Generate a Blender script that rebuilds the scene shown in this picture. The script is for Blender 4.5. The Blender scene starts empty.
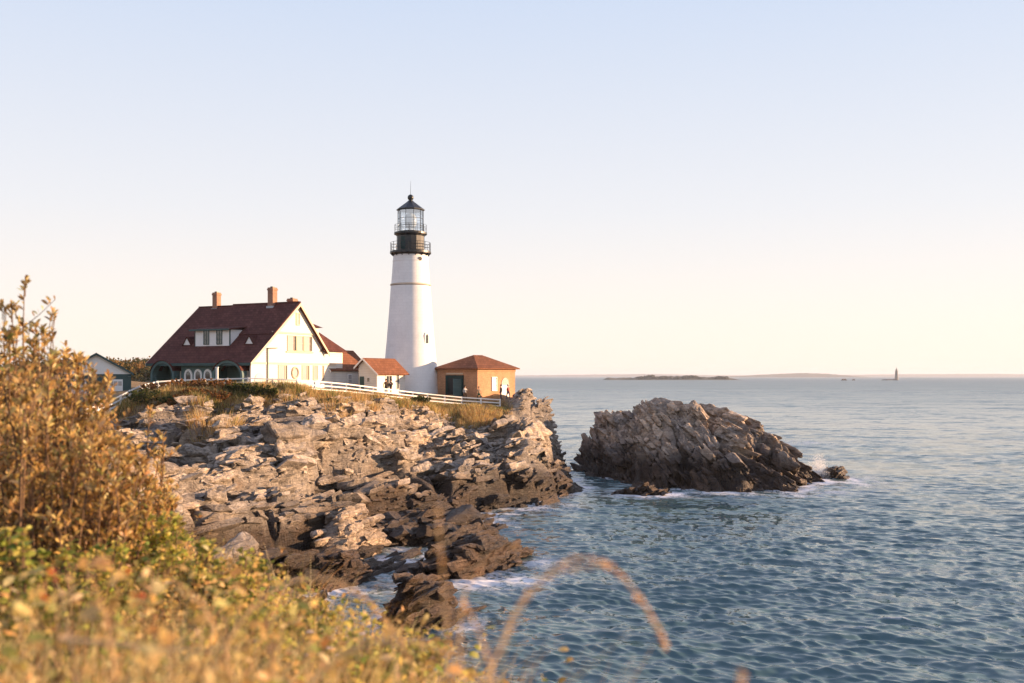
import bpy, math, random
import numpy as np
from mathutils import Vector, Matrix

random.seed(7)
RNG = np.random.default_rng(11)
SC = bpy.context.scene
COL = SC.collection
R = math.radians
FPX, CX, HY, EYE = 995.0, 512.0, 376.0, 12.0
SUN_AZ, SUN_EL = R(10), R(9)          # azimuth measured from +X towards +Y


def at(px, py, Y):
    return Vector(((px - CX) / FPX * Y, Y, EYE - (py - HY) / FPX * Y))


# ------------------------------------------------------------------ noise
def hsh(ix, iy, seed):
    h = (ix.astype(np.int64) * 374761393 + iy.astype(np.int64) * 668265263 + seed * 1442695041) & 0xFFFFFFFF
    h = ((h ^ (h >> 13)) * 1274126177) & 0xFFFFFFFF
    h = ((h ^ (h >> 16)) * 2246822519) & 0xFFFFFFFF
    return ((h ^ (h >> 15)) & 0xFFFFFF) / float(0xFFFFFF)


def vnoise(x, y, seed=0):
    ix, iy = np.floor(x), np.floor(y)
    fx, fy = x - ix, y - iy
    sx, sy = fx * fx * fx * (fx * (fx * 6 - 15) + 10), fy * fy * fy * (fy * (fy * 6 - 15) + 10)

    def g(ox, oy):
        a = hsh(ix + ox, iy + oy, seed) * 2 * math.pi
        return np.cos(a) * (fx - ox) + np.sin(a) * (fy - oy)
    a = g(0, 0) * (1 - sx) + g(1, 0) * sx
    b = g(0, 1) * (1 - sx) + g(1, 1) * sx
    return (a * (1 - sy) + b * sy) * 1.4


def fbm(x, y, seed=0, o=4):
    v = np.zeros_like(x); a = 0.5
    for i in range(o):
        v += a * vnoise(x * 2 ** i, y * 2 ** i, seed + i * 17); a *= 0.5
    return v


def voro(x, y, seed):
    ix, iy = np.floor(x), np.floor(y)
    f1 = np.full_like(x, 9.0); f2 = np.full_like(x, 9.0)
    cx = np.zeros_like(x); cy = np.zeros_like(x); dx = np.zeros_like(x); dy = np.zeros_like(x)
    for oy in (-1, 0, 1):
        for ox in (-1, 0, 1):
            jx, jy = ix + ox, iy + oy
            qx = x - (jx + hsh(jx, jy, seed)); qy = y - (jy + hsh(jx, jy, seed + 5))
            d = np.hypot(qx, qy)
            c = d < f1
            f2 = np.where(c, f1, np.minimum(f2, d))
            cx = np.where(c, jx, cx); cy = np.where(c, jy, cy)
            dx = np.where(c, qx, dx); dy = np.where(c, qy, dy)
            f1 = np.where(c, d, f1)
    return f1, f2, cx, cy, dx, dy


def sst(a, b, x):
    t = np.clip((x - a) / (b - a), 0, 1)
    return t * t * (3 - 2 * t)


def rock_detail(X, Y, seed, strike, octs, dip=1.1, warp=1.0):
    ct, st = math.cos(strike), math.sin(strike)
    wx = X + warp * 1.6 * fbm(X * .12, Y * .12, seed + 90, 4)
    wy = Y + warp * 1.6 * fbm(X * .12 + 40, Y * .12, seed + 91, 4)
    a = wx * ct + wy * st
    c = wx * st - wy * ct
    h = np.zeros_like(X); crack = np.zeros_like(X)
    for i, (s, amp, asp) in enumerate(octs):
        u, v = a / (s * asp) + 0.25 * vnoise(a / s, c / s, seed + 33 + i), c / s
        f1, f2, jx, jy, du, dv = voro(u + 31.7 * i, v + 11.3 * i, seed + 7 * i)
        r0, r1, r2 = hsh(jx, jy, seed + 60 + i), hsh(jx, jy, seed + 70 + i), hsh(jx, jy, seed + 80 + i)
        h += amp * ((r0 - .5) * 1.2 + dip * dv * (.35 + r1) + .9 * du * (r2 - .5))
        if i < 2: crack = np.maximum(crack, (1.0, .62)[i] * np.exp(-((f2 - f1) * s / (.42, .30)[i]) ** 2) * sst(.12, .3, hsh(jx, jy, seed + 95 + i) + .1))
    return h, crack


def blocks(P, S, a, n, rng, jit=.16, yaw=.22):
    """many irregular chipped slabs: centres P, sizes S (along a, across, thick), bedding frame a (length) and n (bed normal)"""
    a = np.array(a, float); n = np.array(n, float); n /= np.linalg.norm(n); a = a - n * a.dot(n); a /= np.linalg.norm(a); b = np.cross(n, a)
    m = len(P)
    C = np.array([(x, y, z) for z in (-1, 1) for y in (-1, 1) for x in (-1, 1)], float)
    cs = np.tile(C[None], (m, 1, 1)) * (1 + rng.normal(0, jit, (m, 8, 3)))
    cs[:, :, 0] += rng.normal(0, .18, (m, 1)) * cs[:, :, 2]; cs[:, :, 1] += rng.normal(0, .18, (m, 1)) * cs[:, :, 2]
    cs *= S[:, None, :] * .5
    tl = []
    for i in range(8):
        for ax in range(3):
            j = i ^ (1 << ax); t = rng.uniform(.06, .34, (m, 1)); tl.append(cs[:, i] * (1 - t) + cs[:, j] * t)
    V = np.stack(tl, 1)                                   # m, 24, 3 ; vertex index corner*3+axis
    y = rng.normal(0, yaw, (m, 1)); r1 = rng.normal(0, .13, (m, 1)); r2 = rng.normal(0, .13, (m, 1))
    A = a + b * y + n * r1; A /= np.linalg.norm(A, axis=1, keepdims=True)
    Nn = n + b * r2 - a * r1; Nn -= A * (A * Nn).sum(1, keepdims=True); Nn /= np.linalg.norm(Nn, axis=1, keepdims=True); B = np.cross(Nn, A)
    W = P[:, None] + V[..., 0:1] * A[:, None] + V[..., 1:2] * B[:, None] + V[..., 2:3] * Nn[:, None]
    octs, tris = [], []
    for ax in range(3):
        u, v = [(1, 2), (2, 0), (0, 1)][ax]
        for sg in (0, 1):
            ring = []
            for cu, cv, first, second in ((0, 0, v, u), (1, 0, u, v), (1, 1, v, u), (0, 1, u, v)):
                i = (sg << ax) | (cu << u) | (cv << v); ring += [i * 3 + first, i * 3 + second]
            octs.append(ring if sg else ring[::-1])
    for i in range(8):
        t = [i * 3, i * 3 + 1, i * 3 + 2]; tris.append(t if bin(i).count('1') % 2 == 1 else t[::-1])
    o = (np.arange(m) * 24)[:, None]
    return W.reshape(-1, 3), np.concatenate([o + np.array(q) for q in octs]), np.concatenate([o + np.array(q) for q in tris])


def vnoise3(p, seed=0):
    i = np.floor(p); f = p - i; w = f * f * (3 - 2 * f); r = 0
    for oz in (0, 1):
        for oy in (0, 1):
            for ox in (0, 1):
                h = hsh(i[..., 0] + ox + 57 * (i[..., 2] + oz), i[..., 1] + oy + 113 * (i[..., 2] + oz), seed)
                r = r + h * (w[..., 0] if ox else 1 - w[..., 0]) * (w[..., 1] if oy else 1 - w[..., 1]) * (w[..., 2] if oz else 1 - w[..., 2])
    return r * 2 - 1


def cube_grid(n):
    t = np.linspace(-1, 1, n + 1); key = {}; V, F = [], []
    def vid(p):
        k = tuple(np.round(p, 5))
        if k not in key: key[k] = len(V); V.append(k)
        return key[k]
    for ax in range(3):
        u, v = (ax + 1) % 3, (ax + 2) % 3
        for sg in (-1, 1):
            for i in range(n):
                for j in range(n):
                    q = []
                    for a, b in ((i, j), (i + 1, j), (i + 1, j + 1), (i, j + 1)):
                        p = [0, 0, 0]; p[ax] = sg; p[u] = t[a]; p[v] = t[b]; q.append(vid(p))
                    F.append(q if sg > 0 else q[::-1])
    return np.array(V, float), np.array(F)


def rough_blocks(P, S, a, n, rng, res):
    """slabs with ledged, fractured faces"""
    a = np.array(a, float); n = np.array(n, float); n /= np.linalg.norm(n); a = a - n * a.dot(n); a /= np.linalg.norm(a); b = np.cross(n, a)
    m = len(P); C, F = cube_grid(res); k = len(C)
    L4 = (np.abs(C) ** 9).sum(1) ** (1 / 9); C = C / L4[:, None]
    y = rng.normal(0, .17, (m, 1)); r1 = rng.normal(0, .09, (m, 1)); r2 = rng.normal(0, .13, (m, 1))
    A = a + b * y + n * r1; A /= np.linalg.norm(A, axis=1, keepdims=True)
    Nn = n + b * r2 - a * r1; Nn -= A * (A * Nn).sum(1, keepdims=True); Nn /= np.linalg.norm(Nn, axis=1, keepdims=True); B = np.cross(Nn, A)
    c = np.tile(C[None], (m, 1, 1))
    # skew and wedge each slab
    c[..., 0] += rng.normal(0, .25, (m, 1)) * c[..., 1] + rng.normal(0, .22, (m, 1)) * c[..., 2]
    c[..., 1] += rng.normal(0, .22, (m, 1)) * c[..., 2]
    c[..., 2] *= 1 + rng.normal(0, .28, (m, 1)) * c[..., 0] + rng.normal(0, .22, (m, 1)) * c[..., 1]
    V = c * S[:, None, :] * .5
    W = P[:, None] + V[..., 0:1] * A[:, None] + V[..., 1:2] * B[:, None] + V[..., 2:3] * Nn[:, None]
    out = np.tile(C[None], (m, 1, 1)); out /= np.linalg.norm(out, axis=2, keepdims=True)
    O = out[..., 0:1] * A[:, None] + out[..., 1:2] * B[:, None] + out[..., 2:3] * Nn[:, None]
    sz = S.mean(1)[:, None]
    d = .10 * vnoise3(W / (sz[..., None] * .55), 3) + .13 * vnoise3(W / (sz[..., None] * .22), 4)
    bed = (W * Nn[:, None]).sum(2) / (.16 + .06 * sz) + 1.3 * vnoise3(W * 1.1, 5)
    led = hsh(np.floor(bed), np.floor(bed) * 0 + 3, 9) - .5
    side = 1 - np.abs(out[..., 2])
    W = W + O * (sz * d * .8 + led * side * .16 * sz ** .5)[..., None]
    o = (np.arange(m) * k)[:, None, None]
    return W.reshape(-1, 3), (F[None] + o).reshape(-1, 4)


def scatter_blocks(hfun, xr, yr, specs, a, n, seed, keep, offs=.0, lmax=4.2, out=(-.1, .45)):
    """specs: (count, smallest, largest, face resolution; 0 = plain chipped slab)"""
    rng = np.random.default_rng(seed); VV, FQ, base = [], [], 0; OO, TT, TN = [], [], []
    for cnt, s0, s1, res in specs:
        cnt = int(cnt * 1.9)
        X = rng.uniform(*xr, cnt); Y = rng.uniform(*yr, cnt); Z = hfun(X, Y)
        e = .35; sl = np.hypot(hfun(X + e, Y) - hfun(X - e, Y), hfun(X, Y + e) - hfun(X, Y - e)) / (2 * e)
        k = keep(X, Y, Z, rng, s1) & ((vnoise(X * .22, Y * .22, seed + 8) > -.12) | (s1 > .8) | (rng.uniform(0, 1, cnt) < .5)) & (rng.uniform(0, 1, cnt) < np.clip(np.sqrt(1 + sl ** 2) / 4.5, 0, 1)); X, Y, Z = X[k], Y[k], Z[k]; m = len(X)
        if not m: continue
        s = s0 * (s1 / s0) ** rng.uniform(0, 1, m) * (1 + .35 * vnoise(X * .15, Y * .15, seed + 3))
        S = np.stack([s * rng.uniform(1.4, lmax, m), s * rng.uniform(.55, 1.1, m), s * rng.uniform(.3, .8, m)], 1)
        P = np.stack([X, Y, Z + S[:, 2] * rng.uniform(*out, m) + offs], 1)
        if res:
            v, q = rough_blocks(P, S, a, n, rng, res); FQ.append(q + base)
        else:
            v, o_, t_ = blocks(P, S, a, n, rng); OO.append(o_ + base); TT.append(t_ + base)
        VV.append(v); base += len(v); TN.append(np.repeat(np.clip(rng.normal(1, .2, m), .5, 1.5), len(v) // m))
    scatter_blocks.tone = np.concatenate(TN)
    return np.concatenate(VV), FQ, OO, TT


# ------------------------------------------------------------------ object helpers
def tag(o, label=None, cat=None, group=None, kind=None):
    if label: o['label'] = label
    if cat: o['category'] = cat
    if group: o['group'] = group
    if kind: o['kind'] = kind
    return o


def empty(name, loc=(0, 0, 0), rz=0.0, **k):
    o = bpy.data.objects.new(name, None); COL.objects.link(o)
    o.location = loc; o.rotation_euler = (0, 0, rz); o.empty_display_size = .3
    return tag(o, **k)


def link_mesh(name, me, mat, parent=None, smooth=False, loc=None):
    o = bpy.data.objects.new(name, me); COL.objects.link(o)
    if mat is not None:
        for m in (mat if isinstance(mat, (list, tuple)) else [mat]): me.materials.append(m)
    if parent is not None: o.parent = parent
    if loc is not None: o.location = loc
    me.polygons.foreach_set('use_smooth', [smooth] * len(me.polygons))
    return o


def mesh_np(name, V, face_arrays, attrs=None):
    me = bpy.data.meshes.new(name)
    V = np.asarray(V, np.float32)
    me.vertices.add(len(V)); me.vertices.foreach_set('co', V.ravel())
    idx = np.concatenate([np.asarray(f).ravel() for f in face_arrays]).astype(np.int32)
    cnt = np.concatenate([np.full(len(f), np.asarray(f).shape[1]) for f in face_arrays]).astype(np.int32)
    st = np.concatenate([[0], np.cumsum(cnt)[:-1]]).astype(np.int32)
    me.loops.add(len(idx)); me.loops.foreach_set('vertex_index', idx)
    me.polygons.add(len(cnt)); me.polygons.foreach_set('loop_start', st)
    me.update(calc_edges=True)
    for k, a in (attrs or {}).items():
        a = np.asarray(a, np.float32)
        if a.ndim == 1:
            at_ = me.attributes.new(k, 'FLOAT', 'POINT'); at_.data.foreach_set('value', a)
        else:
            if a.shape[1] == 3: a = np.concatenate([a, np.ones((len(a), 1), np.float32)], 1)
            at_ = me.attributes.new(k, 'FLOAT_COLOR', 'POINT'); at_.data.foreach_set('color', a.ravel())
    return me


def grid_faces(nx, ny):
    i = np.arange((ny - 1) * (nx - 1)); r, c = i // (nx - 1), i % (nx - 1)
    a = r * nx + c
    return np.stack([a, a + 1, a + nx + 1, a + nx], 1)


class MB:
    def __init__(s): s.v = []; s.f = []

    def add(s, vs, fs):
        b = len(s.v); s.v += [tuple(v) for v in vs]; s.f += [tuple(b + i for i in f) for f in fs]; return s

    def box(s, x0, x1, y0, y1, z0, z1):
        x0, x1 = min(x0, x1), max(x0, x1); y0, y1 = min(y0, y1), max(y0, y1); z0, z1 = min(z0, z1), max(z0, z1)
        return s.add([(x0, y0, z0), (x1, y0, z0), (x1, y1, z0), (x0, y1, z0), (x0, y0, z1), (x1, y0, z1), (x1, y1, z1), (x0, y1, z1)],
                     [(3, 2, 1, 0), (4, 5, 6, 7), (0, 1, 5, 4), (1, 2, 6, 5), (2, 3, 7, 6), (3, 0, 4, 7)])

    def prism(s, poly, ext):
        """poly: planar 3-D points; ext: extrusion vector"""
        n = len(poly); e = Vector(ext)
        P = [Vector(p) for p in poly]
        return s.add(P + [p + e for p in P], [tuple(range(n))[::-1], tuple(range(n, 2 * n))] + [(i, (i + 1) % n, n + (i + 1) % n, n + i) for i in range(n)])

    def bar(s, p, q, w, h=None):
        h = h or w; p, q = Vector(p), Vector(q); d = (q - p).normalized()
        up = Vector((0, 0, 1)) if abs(d.z) < .95 else Vector((0, 1, 0))
        a = d.cross(up).normalized() * w / 2; b = d.cross(a).normalized() * h / 2
        return s.add([p - a - b, p + a - b, p + a + b, p - a + b, q - a - b, q + a - b, q + a + b, q - a + b],
                     [(0, 1, 2, 3), (7, 6, 5, 4), (0, 4, 5, 1), (1, 5, 6, 2), (2, 6, 7, 3), (3, 7, 4, 0)])

    def tube(s, pts, r, n=8):
        pts = [Vector(p) for p in pts]; rs = r if isinstance(r, (list, tuple)) else [r] * len(pts)
        ring = []
        for i, p in enumerate(pts):
            d = (pts[min(i + 1, len(pts) - 1)] - pts[max(i - 1, 0)]).normalized()
            up = Vector((0, 0, 1)) if abs(d.z) < .9 else Vector((1, 0, 0))
            a = d.cross(up).normalized(); b = d.cross(a)
            ring += [p + (a * math.cos(t) + b * math.sin(t)) * rs[i] for t in [2 * math.pi * k / n for k in range(n)]]
        f = [(i * n + k, i * n + (k + 1) % n, (i + 1) * n + (k + 1) % n, (i + 1) * n + k) for i in range(len(pts) - 1) for k in range(n)]
        f += [tuple(range(n))[::-1], tuple(range((len(pts) - 1) * n, len(pts) * n))]
        return s.add(ring, f)

    def lathe(s, prof, n=32, ph=0.0, cap=True):
        v = [(r * math.sin(ph + 2 * math.pi * k / n), -r * math.cos(ph + 2 * math.pi * k / n), z) for r, z in prof for k in range(n)]
        f = [(i * n + k, i * n + (k + 1) % n, (i + 1) * n + (k + 1) % n, (i + 1) * n + k) for i in range(len(prof) - 1) for k in range(n)]
        if cap: f += [tuple(range(n))[::-1], tuple(range((len(prof) - 1) * n, len(prof) * n))]
        return s.add(v, f)

    def build(s, name, mat, parent=None, smooth=False, loc=None):
        me = bpy.data.meshes.new(name); me.from_pydata(s.v, [], s.f); me.update()
        o = link_mesh(name, me, mat, parent, smooth, loc)
        if smooth: me.set_sharp_from_angle(angle=R(38))
        return o


# ------------------------------------------------------------------ materials
def nodes(name):
    m = bpy.data.materials.new(name); m.use_nodes = True
    nt = m.node_tree; nt.nodes.clear()
    out = nt.nodes.new('ShaderNodeOutputMaterial')
    return m, nt, out


def N(nt, typ, **kw):
    n = nt.nodes.new('ShaderNode' + typ)
    for k, v in kw.items():
        if k in n.inputs.keys(): n.inputs[k].default_value = v
        else: setattr(n, k, v)
    return n


def ramp(nt, fac, stops):
    r = nt.nodes.new('ShaderNodeValToRGB'); e = r.color_ramp.elements
    while len(e) < len(stops): e.new(.5)
    for el, (p, c) in zip(e, stops): el.position = p; el.color = (*c, 1) if len(c) == 3 else c
    nt.links.new(fac, r.inputs[0]); return r.outputs[0]


def mixc(nt, fac, a, b, typ='MIX'):
    m = nt.nodes.new('ShaderNodeMix'); m.data_type = 'RGBA'; m.blend_type = typ
    for sock, v in ((m.inputs[0], fac), (m.inputs[6], a), (m.inputs[7], b)):
        if hasattr(v, 'is_linked'): nt.links.new(v, sock)
        else: sock.default_value = v if not isinstance(v, tuple) else (*v, 1) if len(v) == 3 else v
    return m.outputs[2]


def math_(nt, op, a, b=0.0, c=None):
    m = nt.nodes.new('ShaderNodeMath'); m.operation = op
    for sock, v in zip(m.inputs, (a, b) if c is None else (a, b, c)):
        if hasattr(v, 'is_linked'): nt.links.new(v, sock)
        else: sock.default_value = v
    return m.outputs[0]


def noise(nt, vec, scale, detail=4, rough=.55, dist=0.0):
    n = N(nt, 'TexNoise', Scale=scale, Detail=detail, Roughness=rough, Distortion=dist)
    if vec is not None: nt.links.new(vec, n.inputs['Vector'])
    return n.outputs['Fac']


def bump(nt, h, strength, dist):
    b = N(nt, 'Bump', Strength=strength, Distance=dist); nt.links.new(h, b.inputs['Height']); return b.outputs[0]


def paint(name, c, rough=.6, var=.12, scale=1.5, bmp=.0, metallic=0.0, spec=.3, bricks=False, shingles=False, boards=False, courses=False):
    m, nt, out = nodes(name)
    tc = N(nt, 'TexCoord').outputs['Object']
    p = N(nt, 'BsdfPrincipled', Roughness=rough, Metallic=metallic)
    p.inputs['Specular IOR Level'].default_value = spec
    n1 = noise(nt, tc, scale, 5); n2 = noise(nt, tc, scale * 9, 3)
    f = math_(nt, 'ADD', math_(nt, 'MULTIPLY', n1, .7), math_(nt, 'MULTIPLY', n2, .3))
    dk = tuple(x * (1 - var * 1.6) for x in c); lt = tuple(min(1, x * (1 + var)) for x in c)
    colr = ramp(nt, f, [(.3, dk), (.7, lt)])
    h = n2
    if bricks or shingles or boards or courses:
        mp = N(nt, 'Mapping'); nt.links.new(tc, mp.inputs[0])
        geo = N(nt, 'NewGeometry')
        bk = N(nt, 'TexBrick', Scale=1.0); bk.offset = .5
        bk.inputs['Brick Width'].default_value = .24 if bricks else 6.0 if boards else .7 if courses else .45
        bk.inputs['Row Height'].default_value = .085 if bricks else .19 if boards else .36 if courses else .27
        bk.inputs['Mortar Size'].default_value = .012 if bricks else .02
        sx = N(nt, 'SeparateXYZ'); nt.links.new(tc, sx.inputs[0])
        cb = N(nt, 'CombineXYZ')
        nt.links.new(math_(nt, 'ADD', sx.outputs[0], sx.outputs[1]), cb.inputs[0]); nt.links.new(sx.outputs[2], cb.inputs[1])
        nt.links.new(cb.outputs[0], bk.inputs['Vector'])
        bk.inputs['Color1'].default_value = (1, 1, 1, 1); bk.inputs['Color2'].default_value = (.62, .62, .62, 1) if bricks or shingles else (.95, .95, .95, 1)
        bk.inputs['Mortar'].default_value = (1.1, 1.1, 1.15, 1) if bricks else (.45, .45, .45, 1) if shingles else (.72, .72, .72, 1) if boards else (.9, .9, .9, 1)
        colr = mixc(nt, .8, colr, bk.outputs['Color'], 'MULTIPLY')
        h = bk.outputs['Fac']
    nt.links.new(colr, p.inputs['Base Color'])
    if bmp: nt.links.new(bump(nt, h, bmp, .02 * (-1 if bricks else 1)), p.inputs['Normal'])
    nt.links.new(p.outputs[0], out.inputs[0])
    return m


def glass_mat(name, tint=(.9, .95, 1), dark=None):
    m, nt, out = nodes(name)
    g = N(nt, 'BsdfGlossy', Roughness=.03); g.inputs[0].default_value = (.95, .97, 1, 1)
    if dark is None:
        t = N(nt, 'BsdfTransparent'); t.inputs[0].default_value = (*tint, 1)
    else:
        t = N(nt, 'BsdfDiffuse'); t.inputs[0].default_value = (*dark, 1)
    lw = N(nt, 'Fresnel', IOR=1.45)
    mx = N(nt, 'MixShader')
    nt.links.new(math_(nt, 'ADD', math_(nt, 'MULTIPLY', lw.outputs[0], .9), (.06 if dark else .4)), mx.inputs[0])
    nt.links.new(t.outputs[0], mx.inputs[1]); nt.links.new(g.outputs[0], mx.inputs[2]); nt.links.new(mx.outputs[0], out.inputs[0])
    return m


def leaf_mat(name, trans=.35, rough=.55):
    """colour comes from each leaf's own tint"""
    m, nt, out = nodes(name)
    a = N(nt, 'Attribute', attribute_name='tint')
    d = N(nt, 'BsdfPrincipled', Roughness=rough); d.inputs['Specular IOR Level'].default_value = .25
    t = N(nt, 'BsdfTranslucent')
    nt.links.new(a.outputs['Color'], d.inputs['Base Color']); nt.links.new(a.outputs['Color'], t.inputs[0])
    mx = N(nt, 'MixShader'); mx.inputs[0].default_value = trans
    nt.links.new(d.outputs[0], mx.inputs[1]); nt.links.new(t.outputs[0], mx.inputs[2]); nt.links.new(mx.outputs[0], out.inputs[0])
    return m


def rock_mat(name, wet_z=1.6, wet_fade=1.8, soil=True, warm=(1, 1, 1)):
    m, nt, out = nodes(name)
    tc = N(nt, 'TexCoord').outputs['Object']
    p = N(nt, 'BsdfPrincipled'); p.inputs['Specular IOR Level'].default_value = .35
    n1 = noise(nt, tc, .22, 6, .6); n2 = noise(nt, tc, 1.7, 8, .65, .6); n3 = noise(nt, tc, 9.0, 6, .65)
    # foliation: stretched noise along tilted beds
    mp = N(nt, 'Mapping'); mp.inputs['Rotation'].default_value = (R(24), R(-28), R(28)); mp.inputs['Scale'].default_value = (.35, .35, 5.0)
    nt.links.new(tc, mp.inputs[0])
    n4 = noise(nt, mp.outputs[0], 1.6, 7, .65, .35)
    c = ramp(nt, n2, [(.25, (.14, .132, .126)), (.45, (.325, .302, .277)), (.62, (.53, .49, .44)), (.8, (.70, .65, .585))])
    c = mixc(nt, ramp(nt, n4, [(.35, (0, 0, 0)), (.65, (.8, .8, .8))]), c, mixc(nt, .55, c, (.50, .46, .43), 'MULTIPLY'))
    rust = ramp(nt, noise(nt, tc, .7, 5, .6), [(.58, (0, 0, 0)), (.74, (.5, .5, .5))])
    c = mixc(nt, rust, c, (.30, .19, .105))
    vc = N(nt, 'TexVoronoi', Scale=1.5); vc.feature = 'DISTANCE_TO_EDGE'; vm = nt.nodes.new('ShaderNodeVectorMath'); vm.operation = 'ADD'
    nz = N(nt, 'TexNoise', Scale=1.2, Detail=5); nt.links.new(tc, nz.inputs['Vector']); sc_ = nt.nodes.new('ShaderNodeVectorMath'); sc_.operation = 'SCALE'; sc_.inputs['Scale'].default_value = 1.5
    nt.links.new(nz.outputs['Color'], sc_.inputs[0]); mp2 = N(nt, 'Mapping'); mp2.inputs['Rotation'].default_value = (R(24), R(-28), R(28)); mp2.inputs['Scale'].default_value = (.3, .75, 2.2)
    nt.links.new(tc, mp2.inputs[0]); nt.links.new(mp2.outputs[0], vm.inputs[0]); nt.links.new(sc_.outputs[0], vm.inputs[1]); nt.links.new(vm.outputs[0], vc.inputs['Vector'])
    crk = ramp(nt, vc.outputs['Distance'], [(.0, (.25, .23, .22)), (.032, (1, 1, 1))])
    c = mixc(nt, ramp(nt, noise(nt, tc, .45, 4), [(.42, (.05, .05, .05)), (.62, (.8, .8, .8))]), c, crk, 'MULTIPLY')
    c = mixc(nt, 1.0, c, warm, 'MULTIPLY')
    c = mixc(nt, 1.0, c, ramp(nt, noise(nt, tc, .16, 5, .6, .8), [(.36, (.70, .71, .75)), (.52, (1.06, 1.03, .99)), (.68, (1.2, 1.08, .93))]), 'MULTIPLY')
    spk = ramp(nt, n3, [(.28, (.5, .5, .5)), (.45, (1, 1, 1))])
    c = mixc(nt, .7, c, spk, 'MULTIPLY')
    tn_ = N(nt, 'Attribute', attribute_name='tone').outputs['Fac']
    tv = nt.nodes.new('ShaderNodeCombineColor')
    for q in range(3): nt.links.new(tn_, tv.inputs[q])
    c = mixc(nt, 1.0, c, tv.outputs[0], 'MULTIPLY')
    geo = N(nt, 'NewGeometry'); sx = N(nt, 'SeparateXYZ'); nt.links.new(geo.outputs['Position'], sx.inputs[0])
    zz = math_(nt, 'ADD', sx.outputs[2], math_(nt, 'MULTIPLY', math_(nt, 'SUBTRACT', n1, .5), -5.0))
    zz = math_(nt, 'ADD', zz, math_(nt, 'MULTIPLY', math_(nt, 'SUBTRACT', n2, .5), -2.0))
    wet = math_(nt, 'DIVIDE', math_(nt, 'SUBTRACT', zz, wet_z), wet_fade)
    mpw = N(nt, 'MapRange'); nt.links.new(wet, mpw.inputs[0]); mpw.inputs[3].default_value = 1; mpw.inputs[4].default_value = 0; mpw.interpolation_type = 'SMOOTHSTEP'
    wetf = mpw.outputs[0]
    c = mixc(nt, wetf, c, mixc(nt, 1.0, c, (.17, .135, .11), 'MULTIPLY'))
    rr = math_(nt, 'SUBTRACT', .85, math_(nt, 'MULTIPLY', wetf, .38))
    if soil:
        a = N(nt, 'Attribute', attribute_name='veg')
        sc = ramp(nt, n2, [(.3, (.16, .10, .045)), (.7, (.33, .215, .09))])
        c = mixc(nt, a.outputs['Fac'], c, sc)
    nt.links.new(c, p.inputs['Base Color']); nt.links.new(rr, p.inputs['Roughness'])
    h = math_(nt, 'ADD', math_(nt, 'ADD', math_(nt, 'MULTIPLY', n2, .5), math_(nt, 'MULTIPLY', n4, .7)), math_(nt, 'MULTIPLY', n3, .22))
    h = math_(nt, 'ADD', h, math_(nt, 'MULTIPLY', ramp(nt, vc.outputs['Distance'], [(0, (0, 0, 0)), (.06, (1, 1, 1))]), .15))
    nt.links.new(bump(nt, h, 1.0, .35), p.inputs['Normal'])
    nt.links.new(p.outputs[0], out.inputs[0])
    return m


M = {
    'white': paint('white_paint', (.78, .77, .75), .55, .05, .8, .15),
    'tower': paint('white_masonry', (.82, .81, .80), .65, .06, .5, .35, courses=True),
    'clap': paint('white_clapboard', (.74, .71, .65), .6, .05, 1.2, .3, boards=True),
    'cream': paint('cream_trim', (.62, .50, .36), .6, .08),
    'ochre': paint('ochre_band', (.60, .51, .40), .7, .1),
    'black': paint('black_metal', (.02, .022, .023), .4, .2, spec=.5),
    'teal': paint('dark_teal_paint', (.045, .085, .085), .5, .12),
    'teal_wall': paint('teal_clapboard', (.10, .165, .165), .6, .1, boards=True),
    'roof': paint('red_brown_shingles', (.135, .054, .044), .85, .22, .6, .4, shingles=True, spec=.1),
    'roof_sunlit': paint('sunlit_red_shingles', (.25, .105, .058), .85, .16, .6, .4, shingles=True, spec=.1),  # brighter copy of the house shingles, with the sunlight put into the colour
    'brick': paint('orange_brick', (.56, .30, .165), .85, .15, .8, .25, bricks=True, spec=.15),
    'chimney': paint('chimney_brick', (.40, .22, .15), .85, .15, .8, .25, bricks=True, spec=.15),
    'green': paint('dark_green_paint', (.018, .045, .042), .5, .15),
    'flash': paint('grey_flashing', (.45, .46, .48), .5, .1),
    'pane': glass_mat('window_glass', dark=(.035, .045, .05)),
    'pale_pane': glass_mat('curtained_glass', dark=(.40, .39, .385)),
    'glass': glass_mat('lantern_glass'),
    'lens': paint('lens_glass', (.75, .8, .8), .15, .1, spec=.8),
    'wood': paint('weathered_wood', (.30, .24, .18), .8, .2),
    'granite': paint('grey_granite', (.30, .27, .235), .85, .15, .3, .2),
}
ROCK = rock_mat('coastal_rock', 1.9, 2.4, warm=(1.06, .99, .92))
ROCK_ISLE = rock_mat('island_rock', 2.1, 3.0, soil=False, warm=(1.14, 1.0, .88))
LEAF = leaf_mat('autumn_leaf', .46)
GRASS = leaf_mat('dry_grass', .52, .7)
BARK = paint('bark', (.16, .10, .06), .9, .25, 8)

# ------------------------------------------------------------------ fence path and land shape
FENCE_PX = [(84, 410, 80), (102, 404, 83), (118, 397, 86), (135, 388, 90), (150, 382, 92.5), (175, 380, 94), (217, 379, 94), (250, 378, 93), (300, 380, 94.5),
            (340, 383, 99), (380, 388, 105), (420, 393, 110.5), (460, 397, 113.5), (500, 399.5, 114.5)]
FENCE = [at(*p) for p in FENCE_PX]
FX = np.array([p.x for p in FENCE]); FY = np.array([p.y for p in FENCE]); FZ = np.array([p.z - 1.0 for p in FENCE])

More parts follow.
